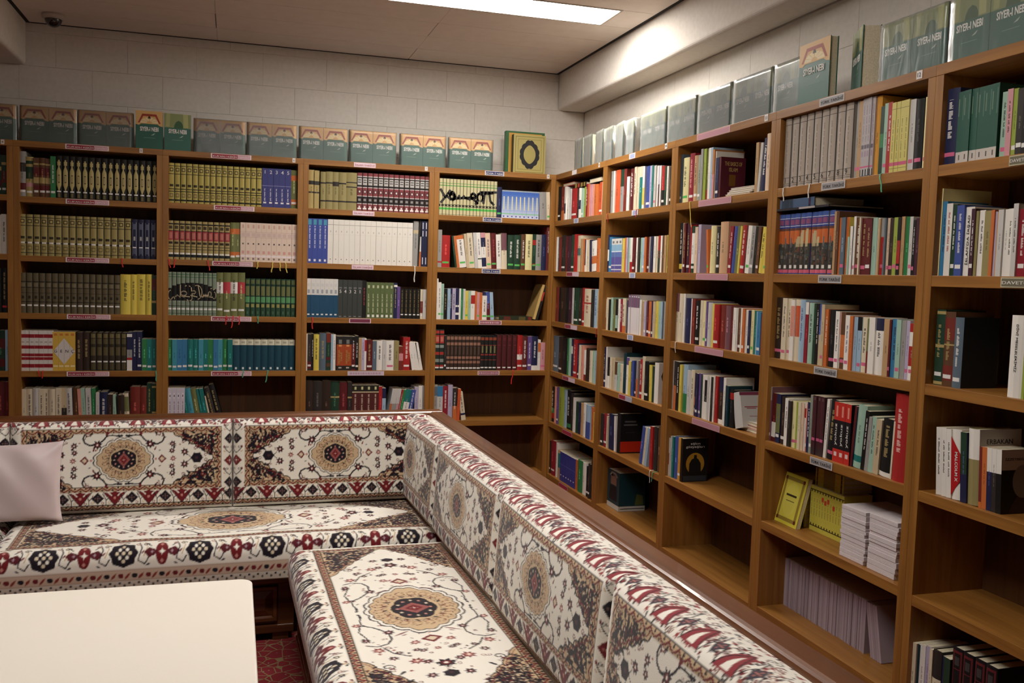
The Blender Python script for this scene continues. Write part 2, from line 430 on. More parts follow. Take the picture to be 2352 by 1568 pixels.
def book_meshes(key, th, h, dep, base, rects, hard, cover=None):
    """cover (boards + spine with printed fields) and page block; rects = [(u0,u1,v0,v1,rgb)] painted on the spine in order"""
    if key in _BM: return _BM[key]
    cols = grid_edges([0, 1] + [r[0] for r in rects] + [r[1] for r in rects] + ([0.18, 0.5, 0.82] if hard else []))
    rows = grid_edges([0, 1] + [r[2] for r in rects] + [r[3] for r in rects])
    t = min(0.0028 if hard else 0.0007, th * 0.12)
    bul = min(0.006, th * 0.12) if hard else 0.0
    y0 = bul
    xs = [u * th for u in cols]; ys = [y0 - bul * (1 - (2 * u - 1) ** 2) for u in cols]
    nc, nr = len(cols), len(rows)
    V, F, C = [], [], []
    for v in rows:
        for x, yv in zip(xs, ys): V.append((x, yv, v * h))
    for j in range(nr - 1):
        vm = (rows[j] + rows[j + 1]) / 2
        for i in range(nc - 1):
            um = (cols[i] + cols[i + 1]) / 2; c = base
            for u0, u1, v0, v1, rc in rects:
                if u0 <= um <= u1 and v0 <= vm <= v1: c = rc
            F.append((j * nc + i, j * nc + i + 1, (j + 1) * nc + i + 1, (j + 1) * nc + i)); C.append(ink(c))
    cv = ink(cover or base)
    # remaining outline of the C-shaped section: right board out/in, inner spine, left board in/out
    o2 = [(th, dep), (th - t, dep), (th - t, y0 + t), (t, y0 + t), (t, dep), (0, dep)]
    b0 = len(V); V += [(x, yv, 0) for x, yv in o2]; b1 = len(V); V += [(x, yv, h) for x, yv in o2]
    for k in range(5):
        F.append((b0 + k, b0 + k + 1, b1 + k + 1, b1 + k)); C.append(cv)
    right = [j * nc + nc - 1 for j in range(nr)]; leftv = [j * nc for j in range(nr)]
    F.append(tuple(right[::-1] + [b0, b1][:0] + [b0, b1])); C.append(cv)
    F.append(tuple(leftv + [b1 + 5, b0 + 5])); C.append(cv)
    F.append(tuple(range(nc)) + tuple(range(b0, b0 + 6))); C.append(cv)
    F.append(tuple(reversed(tuple(range((nr - 1) * nc, nr * nc)) + tuple(range(b1, b1 + 6))))); C.append(cv)
    me = bpy.data.meshes.new('cover'); me.from_pydata(V, [], F); me.materials.append(M_cloth if hard else M_book); facecol(me, C)
    fixn(me)
    ins = 0.003 if hard else 0.0004
    pg = MB().box(t, th - t, y0 + t, dep - (0.004 if hard else 0.0006), ins, h - ins).mesh('page_block', M_page)
    _BM[key] = (me, pg)
    return _BM[key]

def lettering(u0, u1, v0, v1, h, col, rng, size=0.0062):
    """letter-like marks down a spine: short strokes of uneven length, grouped into words"""
    out = []; v = v0; um = (u0 + u1) / 2; w = (u1 - u0) * 0.36; u0, u1 = um - w, um + w; size *= 0.62; left = rng.randint(4, 9)
    while v < v1:
        L = size * rng.uniform(0.45, 0.8) / h
        out.append((u0, u1 if rng.random() < 0.6 else um + w * 0.4, v, min(v + L, v1), col))
        v += L + size * 0.32 / h; left -= 1
        if left <= 0: left = rng.randint(4, 9); v += size * 1.3 / h
    return out

SERIES = {}   # style -> (base, rect builder, label words, hard?)
def R(*a): return a
K = lambda n: PAL[n]
def st_minaret():
    g = (188, 170, 104); o = [R(0.30, 0.70, 0.02, 0.12, (110, 100, 60)), R(0.2, 0.8, 0.14, 0.175, STK['s'][1])]
    prof = [(0.18, .10), (0.21, .16), (0.24, .22), (0.27, .3), (0.30, .36), (0.62, .34), (0.65, .28), (0.68, .2), (0.71, .12), (0.74, .10), (0.77, .24), (0.83, .26), (0.86, .12), (0.9, .06)]
    for (a, w), (b, _) in zip(prof[:-1], prof[1:]): o.append(R(0.5 - w, 0.5 + w, a, b, g))
    return o + [R(0.36, 0.64, 0.36, 0.55, (70, 60, 36)), R(0.42, 0.58, 0.38, 0.53, (196, 180, 120))]
def st_goldvol(band=(30, 26, 20), label=None):
    o = [R(0, 1, 0.06, 0.075, band), R(0, 1, 0.72, 0.735, band), R(0, 1, 0.92, 0.935, band), R(0.2, 0.8, 0.79, 0.88, (60, 52, 30)), R(0.32, 0.68, 0.81, 0.86, (190, 170, 96)),
         R(0.2, 0.8, 0.41, 0.47, (54, 46, 28)), R(0.2, 0.8, 0.14, 0.24, (110, 96, 52)), R(0.3, 0.7, 0.16, 0.22, (170, 150, 84)), R(0, 1, 0.295, 0.33, band), R(0.18, 0.82, 0.295, 0.335, STK['s'][1])]
    return o
def st_navyfil(): 
    s = (136, 140, 156); return [R(0.2, 0.26, 0.08, 0.92, s), R(0.74, 0.8, 0.08, 0.92, s), R(0.36, 0.64, 0.46, 0.56, (170, 168, 160)), R(0.3, 0.7, 0.74, 0.88, (90, 94, 120)), R(0.3, 0.7, 0.12, 0.26, (80, 84, 112)), R(0.2, 0.8, 0.27, 0.30, STK['s'][1])]
def st_bronze():
    l = (36, 30, 22); return [R(0, 1, 0.77, 0.795, l), R(0.2, 0.8, 0.66, 0.75, (120, 108, 78)), R(0, 1, 0.63, 0.645, l), R(0, 1, 0.5, 0.51, l), R(0.3, 0.7, 0.36, 0.43, (44, 38, 26)), R(0, 1, 0.27, 0.29, l), R(0.15, 0.85, 0.175, 0.215, STK['s'][1])]
def st_redwhite(): return [R(0, 1, a, b, (158, 22, 34)) for a, b in ((0.08, 0.17), (0.27, 0.34), (0.36, 0.43), (0.55, 0.63), (0.82, 0.91))] + [R(0.2, 0.8, 0.7, 0.73, (170, 160, 152))]
def st_genc(): return [R(0.1, 0.9, 0.1, 0.14, (240, 220, 160)), R(0.2, 0.8, 0.9, 0.96, (210, 120, 40))]
def st_darkgilt(): 
    g = (118, 104, 60); return [R(0.15, 0.85, 0.86, 0.97, g), R(0.15, 0.85, 0.7, 0.84, (92, 82, 50)), R(0.15, 0.85, 0.4, 0.62, (96, 84, 50)), R(0.15, 0.85, 0.03, 0.2, (84, 74, 46)), R(0.15, 0.85, 0.22, 0.26, STK['s'][1])]
def st_yellowgilt(): return st_goldvol((22, 22, 16))[:-2] + [R(0, 1, 0.05, 0.09, (24, 28, 24)), R(0, 1, 0.28, 0.3, (24, 28, 24)), R(0, 1, 0.34, 0.36, (24, 28, 24))]
def st_bluenum(): return [R(0, 1, 0.55, 0.56, (150, 150, 190)), R(0.25, 0.75, 0.10, 0.14, STK['s'][1])] + lettering(0.36, 0.64, 0.17, 0.48, 0.24, (214, 210, 214), random.Random(3))
def st_redgilt(): 
    k = (26, 26, 20); return [R(0, 1, 0.90, 0.935, k), R(0.2, 0.8, 0.79, 0.87, (70, 58, 34)), R(0, 1, 0.735, 0.75, k), R(0, 1, 0.50, 0.735, (168, 54, 58)), R(0.25, 0.75, 0.54, 0.7, (190, 110, 96)), R(0.15, 0.85, 0.40, 0.46, (50, 40, 26)), R(0, 1, 0.33, 0.345, k), R(0, 1, 0.26, 0.275, k), R(0, 1, 0.06, 0.13, (22, 30, 34)), R(0.1, 0.9, 0.135, 0.175, STK['s'][1])]
def st_pink(): return [R(0.3, 0.7, 0.86, 0.95, (206, 160, 140)), R(0, 1, 0.76, 0.765, (170, 130, 120)), R(0, 1, 0.62, 0.625, (170, 130, 120)), R(0.15, 0.85, 0.64, 0.74, (208, 176, 166)), R(0.35, 0.65, 0.44, 0.48, (120, 100, 96)), R(0.25, 0.75, 0.2, 0.28, (214, 150, 140)), R(0, 1, 0.12, 0.17, (232, 214, 214)), R(0.3, 0.7, 0.05, 0.1, (130, 110, 106))]
def st_greencalli(i=5): return [R(0, 1, 0.88, 0.895, (54, 110, 66)), R(0, 1, 0.94, 0.955, (54, 110, 66)), R(0, 1, 0.34, 0.52 + 0.24 * math.sqrt(max(0, 1 - ((i - 5) / 5.6) ** 2)), (18, 16, 16)), R(0, 1, 0.325, 0.34, (150, 160, 140)), R(0, 1, 0.21, 0.225, (40, 40, 32)), R(0.1, 0.9, 0.13, 0.17, STK['s'][1]), R(0, 1, 0.04, 0.05, (36, 60, 40))]
def st_greengilt():
    g = (110, 112, 62); return [R(0.15, 0.85, 0.86, 0.97, (92, 100, 56)), R(0.15, 0.85, 0.55, 0.80, g), R(0.04, 0.96, 0.37, 0.52, (84, 150, 92)), R(0.2, 0.8, 0.24, 0.33, (146, 142, 74)), R(0.35, 0.65, 0.06, 0.14, (70, 100, 72)), R(0, 1, 0.53, 0.54, (20, 40, 28)), R(0, 1, 0.82, 0.84, (20, 40, 28))]
def st_tealcream(): return [R(0, 1, 0.82, 1, (214, 208, 178)), R(0.25, 0.75, 0.88, 0.94, (170, 166, 146)), R(0.36, 0.64, 0.04, 0.11, (206, 214, 210))]
def st_lav(): return [R(0.3, 0.7, 0.72, 0.86, (228, 222, 232)), R(0.4, 0.6, 0.76, 0.82, (60, 50, 60))] + lettering(0.35, 0.65, 0.1, 0.65, 0.23, (120, 104, 116), random.Random(5))
def st_maroon():
    k = (34, 28, 28); w = (196, 188, 184)
    return [R(0, 1, 0.89, 0.915, w), R(0, 1, 0.63, 0.89, k), R(0.1, 0.9, 0.68, 0.86, (176, 172, 166)), R(0.2, 0.8, 0.74, 0.76, k), R(0.2, 0.8, 0.8, 0.82, k), R(0, 1, 0.61, 0.63, w), R(0.25, 0.75, 0.46, 0.55, (60, 28, 28)), R(0.36, 0.64, 0.48, 0.53, (200, 190, 186)), R(0, 1, 0.38, 0.40, w), R(0, 1, 0.20, 0.38, k), R(0.25, 0.75, 0.26, 0.32, (140, 134, 130)), R(0, 1, 0.18, 0.20, w), R(0.15, 0.85, 0.04, 0.08, STK['s'][1]), R(0.36, 0.64, 0.08, 0.13, (220, 210, 206))]
def st_blueac(): return [R(0.2, 0.8, 0.86, 0.98, (60, 150, 176)), R(0.3, 0.7, 0.04, 0.09, (222, 222, 224))] + lettering(0.34, 0.66, 0.34, 0.84, 0.26, (210, 212, 222), random.Random(8))
def st_whitevol(): return [R(0, 1, 0.875, 0.885, (150, 144, 134)), R(0.42, 0.58, 0.71, 0.75, (190, 180, 170)), R(0, 1, 0.66, 0.664, (206, 198, 186)), R(0.42, 0.58, 0.09, 0.115, (120, 116, 110)), R(0.97, 1, 0, 1, (186, 178, 164))]
def st_navyvol(): return [R(0.35, 0.65, 0.05, 0.2, (196, 196, 206)), R(0.35, 0.65, 0.66, 0.78, (196, 196, 206)), R(0.35, 0.65, 0.82, 0.96, (196, 196, 206))]
def st_whiteblue(): return [R(0, 1, 0, 0.58, (22, 74, 108)), R(0.25, 0.75, 0.62, 0.72, (150, 156, 164)), R(0.2, 0.8, 0.8, 0.88, (206, 204, 200)), R(0.25, 0.75, 0.06, 0.095, STK['s'][1])]
def st_darknum(): return [R(0.2, 0.8, 0.77, 0.81, (110, 112, 110)), R(0.25, 0.75, 0.03, 0.045, (150, 150, 150)), R(0.95, 1, 0, 1, (24, 26, 26))]
def st_olive(): return [R(0.3, 0.7, 0.84, 0.92, (190, 192, 150)), R(0.25, 0.75, 0.03, 0.1, (226, 224, 216))] + lettering(0.32, 0.68, 0.16, 0.68, 0.2, (196, 196, 156), random.Random(9))
def st_blackgilt(): return [R(0.2, 0.8, 0.12, 0.16, STK['s'][1])] + lettering(0.36, 0.64, 0.2, 0.95, 0.17, (136, 118, 60), random.Random(12))
def st_orangeblack(): return [R(0, 1, 0.14, 0.76, (176, 70, 26)), R(0.3, 0.7, 0.78, 0.9, (120, 120, 116)), R(0.3, 0.7, 0.7, 0.75, (222, 150, 80)), R(0.3, 0.7, 0.06, 0.1, (190, 180, 160))]
def st_maroontitle(): return [R(0, 1, 0.8, 0.83, (196, 180, 140)), R(0, 1, 0.83, 1, (40, 36, 28)), R(0.35, 0.65, 0.88, 0.96, (206, 206, 140))] + lettering(0.34, 0.66, 0.06, 0.76, 0.2, (206, 180, 160), random.Random(14))
def st_creamcalli(): return [R(0, 1, 0.87, 0.885, (84, 160, 70)), R(0, 1, 0.80, 0.825, (84, 160, 70)), R(0, 1, 0.24, 0.30, (24, 22, 18)), R(0.3, 0.7, 0.255, 0.285, (190, 184, 140)), R(0, 1, 0.15, 0.21, (74, 190, 70)), R(0, 1, 0.02, 0.03, (60, 60, 40))]
def st_lightblue():
    o = [];
    for i in range(12): 
        f = i / 11; o.append(R(0, 1, i / 12, (i + 1) / 12, tuple(int(a + (b - a) * f) for a, b in zip((198, 206, 226), (44, 92, 190)))))
    return o + [R(0, 1, 0.95, 1, (150, 164, 176)), R(0.36, 0.64, 0.3, 0.78, (214, 210, 160)), R(0, 1, 0.14, 0.18, (130, 196, 150)), R(0.3, 0.7, 0.04, 0.09, (84, 84, 170))]
def st_redgreen(): return [R(0, 1, 0.9, 0.97, (178, 48, 38)), R(0, 1, 0.66, 0.86, (178, 48, 38)), R(0.2, 0.8, 0.7, 0.82, (200, 110, 90)), R(0, 1, 0.55, 0.62, (140, 150, 140)), R(0, 1, 0.38, 0.45, (178, 48, 38)), R(0, 1, 0.2, 0.28, (130, 140, 130)), R(0, 1, 0.08, 0.13, (178, 48, 38)), R(0.1, 0.9, 0.05, 0.085, STK['s'][1])]
def st_brownvol():
    g = (150, 104, 82); return [R(0.06, 0.94, 0.88, 0.97, g), R(0.06, 0.94, 0.72, 0.8, g), R(0.06, 0.94, 0.33, 0.4, g), R(0.06, 0.94, 0.2, 0.27, g), R(0.3, 0.7, 0.45, 0.68, (84, 64, 52)), R(0.05, 0.95, 0.045, 0.085, STK['s'][1])]
def st_blackred(): return [R(0, 1, 0.87, 0.95, (150, 62, 34)), R(0, 1, 0.71, 0.735, (140, 56, 40)), R(0, 1, 0.43, 0.47, (150, 44, 40)), R(0, 1, 0.29, 0.31, (140, 56, 40)), R(0.3, 0.7, 0.5, 0.7, (120, 116, 66)), R(0.1, 0.9, 0.06, 0.095, STK['s'][1])]
def st_maroonplain(): return [R(0.25, 0.75, 0.84, 0.92, (104, 34, 34)), R(0.3, 0.7, 0.7, 0.72, (120, 50, 46)), R(0.2, 0.8, 0.06, 0.095, STK['s'][1])]
def st_bluewave(): return [R(0, 1, 0.56, 0.58, (96, 104, 190)), R(0.3, 0.7, 0.18, 0.22, STK['s'][1]), R(0.7, 0.76, 0.25, 0.9, (66, 76, 170))]
def st_bluedisc():
    return [R(0, 1, 0, 0.45, (84, 78, 160)), R(0, 1, 0.45, 0.62, (84, 112, 182)), R(0, 1, 0.6, 0.63, (220, 226, 234)), R(0, 1, 0.63, 0.82, (128, 176, 208)), R(0.25, 0.75, 0.86, 0.93, (110, 110, 110)), R(0, 1, 0.19, 0.22, (206, 206, 214)), R(0, 1, 0.06, 0.09, (206, 206, 214))]
def st_purpletop(): return [R(0, 0.3, 0.68, 1, (126, 80, 124)), R(0.3, 0.55, 0.68, 1, (150, 76, 84)), R(0.55, 0.8, 0.68, 1, (100, 80, 130)), R(0.8, 1, 0.68, 1, (70, 110, 110)), R(0.2, 0.8, 0.94, 0.97, (214, 206, 212)), R(0.96, 1, 0, 0.68, (190, 182, 184))]
def st_greyvol():
    k = (88, 78, 70); return [R(0, 1, 0.145, 0.152, k), R(0, 1, 0.035, 0.042, k), R(0, 1, 0.06, 0.066, k), R(0, 1, 0.9, 0.908, k), R(0, 1, 0.965, 0.97, k)] + lettering(0.42, 0.58, 0.22, 0.82, 0.26, (124, 112, 102), random.Random(21))
def st_lavset(): return [R(0, 1, 0, 0.1, (60, 60, 60)), R(0.3, 0.7, 0.02, 0.1, (190, 190, 190)), R(0, 1, 0.12, 0.14, (206, 90, 130)), R(0.1, 0.9, 0.36, 0.41, (104, 98, 110)), R(0.2, 0.8, 0.26, 0.33, (160, 140, 156))] + lettering(0.3, 0.7, 0.45, 0.92, 0.25, (132, 124, 132), random.Random(22))
def st_yellowset(): return [R(0, 1, 0.06, 0.066, (90, 84, 40)), R(0, 1, 0.9, 0.906, (90, 84, 40)), R(0, 1, 0.1, 0.15, (206, 80, 120))] + lettering(0.36, 0.64, 0.2, 0.78, 0.24, (112, 106, 52), random.Random(23))
def st_mural(i=0):
    rng = random.Random(30 + i)
    o = [R(0, 1, 0, 0.02, (40, 60, 140)), R(0, 1, 0.02, 0.075, (206, 84, 110)), R(0.3, 0.75, 0.095, 0.15, (214, 210, 200)), R(0, 1, 0.5, 0.72, (206, 96, 34)), R(0, 1, 0.72, 0.76, (104, 56, 40)), R(0, 1, 0.79, 0.80, (200, 204, 220)), R(0, 1, 0.76, 0.79, (40, 60, 140)), R(0, 1, 0.8, 0.92, (66, 66, 140)), R(0.12, 0.88, 0.82, 0.9, (140, 70, 110)), R(0, 1, 0.92, 0.93, (200, 204, 220)), R(0, 1, 0.93, 1, (62, 92, 170))]
    for _ in range(16):
        u = rng.uniform(0, 0.8); v = rng.uniform(0.16, 0.48); o.append(R(u, u + rng.uniform(0.1, 0.35), v, v + rng.uniform(0.02, 0.08), rng.choice([(70, 66, 58), (44, 40, 38), (96, 84, 66), (112, 104, 90), (60, 74, 76), (112, 66, 40)])))
    sail = {4: (0.2, 0.72), 5: (0.1, 0.74), 6: (0.35, 0.7), 3: (0.5, 0.62), 7: (0.0, 0.6)}.get(i)
    if sail: o += [R(sail[0], sail[0] + 0.55, 0.45, sail[1] - 0.04, (176, 160, 116)), R(sail[0] + 0.2, sail[0] + 0.6, 0.5, sail[1], (190, 172, 126))]
    if i in (1, 2, 8, 9): o += [R(0.35, 0.6, 0.44, 0.6, (96, 92, 88)), R(0.44, 0.5, 0.6, 0.66, (96, 92, 88))]
    return o
def st_darkmaroon(): return [R(0.1, 0.9, 0.24, 0.29, (206, 84, 130)), R(0.3, 0.7, 0.92, 0.97, (110, 70, 76)), R(0.2, 0.4, 0.3, 0.9, (96, 36, 42)), R(0, 1, 0, 0.12, (60, 44, 46))]
def st_redblack(): return [R(0, 1, 0, 0.22, (206, 40, 30)), R(0.25, 0.75, 0.1, 0.17, (222, 196, 190)), R(0, 1, 0.7, 1, (206, 40, 30)), R(0.35, 0.65, 0.76, 0.94, (226, 140, 124))]
def st_tealwhite(): return [R(0, 1, 0, 0.16, (196, 186, 176)), R(0.42, 0.6, 0.05, 0.12, (84, 78, 74)), R(0.05, 0.2, 0.66, 0.9, (96, 128, 104)), R(0.7, 0.84, 0.6, 0.94, (76, 116, 96))]
def st_blackredspine():
    r = (110, 30, 34); return [R(0.1, 0.9, 0.5, 0.97, r), R(0.22, 0.78, 0.53, 0.94, (22, 18, 20)), R(0.3, 0.7, 0.8, 0.9, (64, 60, 58)), R(0.22, 0.78, 0.75, 0.76, r)]
SER = dict(
    minaret=((24, 22, 18), st_minaret, 'black volume with gilt minaret-shaped spine ornament', 1), goldvol=((162, 146, 84), st_goldvol, 'gold spined volume with dark bands and white tag', 1),
    navyfiligree=((32, 34, 66), st_navyfil, 'navy volume with silver filigree spine', 1), bronzevol=((98, 86, 58), st_bronze, 'dull bronze volume with white tag', 1),
    redwhite=((216, 208, 200), st_redwhite, 'white volume with red stripes', 0), yellowgenc=((222, 176, 58), st_genc, 'yellow volume with shared white diamond', 0),
    darkgilt=((52, 44, 28), st_darkgilt, 'dark volume with dull gilt panels and white tag', 1), yellowgilt=((180, 162, 76), st_yellowgilt, 'yellow-gold volume with black bands', 1),
    bluenum=((50, 54, 122), st_bluenum, 'blue volume with white lettering', 0), redgilt=((168, 146, 86), st_redgilt, 'gilt volume with red title field and black bands', 1),
    pinkvol=((222, 196, 176), st_pink, 'pale pink volume', 0), greencalli=((126, 142, 118), st_greencalli, 'grey-green volume with black calligraphy panel', 1),
    greengilt=((34, 72, 48), st_greengilt, 'dark green volume with gilt panels', 1), tealcream=((18, 66, 84), st_tealcream, 'dark teal volume with cream top', 1),
    lavbook=((206, 198, 212), st_lav, 'pale lavender volume with small emblem', 0), maroonvol=((132, 54, 58), st_maroon, 'maroon and black volume with white tag', 1),
    blueacademy=((54, 72, 158), st_blueac, 'bright blue volume with turquoise top', 0), whitevol=((226, 220, 208), st_whitevol, 'plain white volume', 0),
    navyvol=((28, 32, 66), st_navyvol, 'navy volume with white spine bars', 0), whiteblue=((218, 214, 208), st_whiteblue, 'half white half blue volume', 0),
    darknum=((58, 62, 58), st_darknum, 'dark grey volume', 0), olivevol=((88, 104, 58), st_olive, 'olive green volume with white dot', 0),
    blackgilt=((26, 22, 18), st_blackgilt, 'small black volume with gilt title', 1), orangeblack=((40, 36, 34), st_orangeblack, 'black volume with broad orange field', 0),
    maroontitle=((88, 34, 32), st_maroontitle, 'maroon volume with black and yellow top', 0), creamcalli=((196, 186, 138), st_creamcalli, 'cream volume with green bands and black calligraphy', 1),
    lightblue=((110, 150, 210), st_lightblue, 'light blue volume with yellow title bar', 0), redgreen=((34, 46, 40), st_redgreen, 'tall black volume with red bands', 1),
    brownvol=((62, 42, 32), st_brownvol, 'dark brown volume with copper bands', 1), blackredvol=((28, 28, 28), st_blackred, 'black volume with rust bands', 1),
    maroonplain=((86, 26, 28), st_maroonplain, 'plain maroon volume with white tag', 1), bluewave=((48, 56, 150), st_bluewave, 'deep blue volume with thin wavy line', 0),
    bluedisc=((214, 212, 206), st_bluedisc, 'white and blue volume with curled emblem', 0), purpletop=((216, 208, 208), st_purpletop, 'white volume with striped purple top', 0),
    greyvol=((172, 158, 144), st_greyvol, 'grey cloth volume', 1), lavset=((176, 166, 168), st_lavset, 'grey-lilac volume with dark foot', 0),
    yellowset=((206, 192, 96), st_yellowset, 'pale yellow volume with pink tag', 0), muralset=((60, 54, 48), st_mural, 'blue-topped volume of the ship mural set', 1),
    darkmaroon=((70, 32, 38), st_darkmaroon, 'dark maroon paperback with pink tag', 0), redblack=((26, 22, 28), st_redblack, 'black and red volume with white title', 0),
    tealwhite=((38, 88, 72), st_tealwhite, 'dark green volume with white foot', 0), blackredspine=((24, 20, 24), st_blackredspine, 'black volume with red outlined spine', 1))

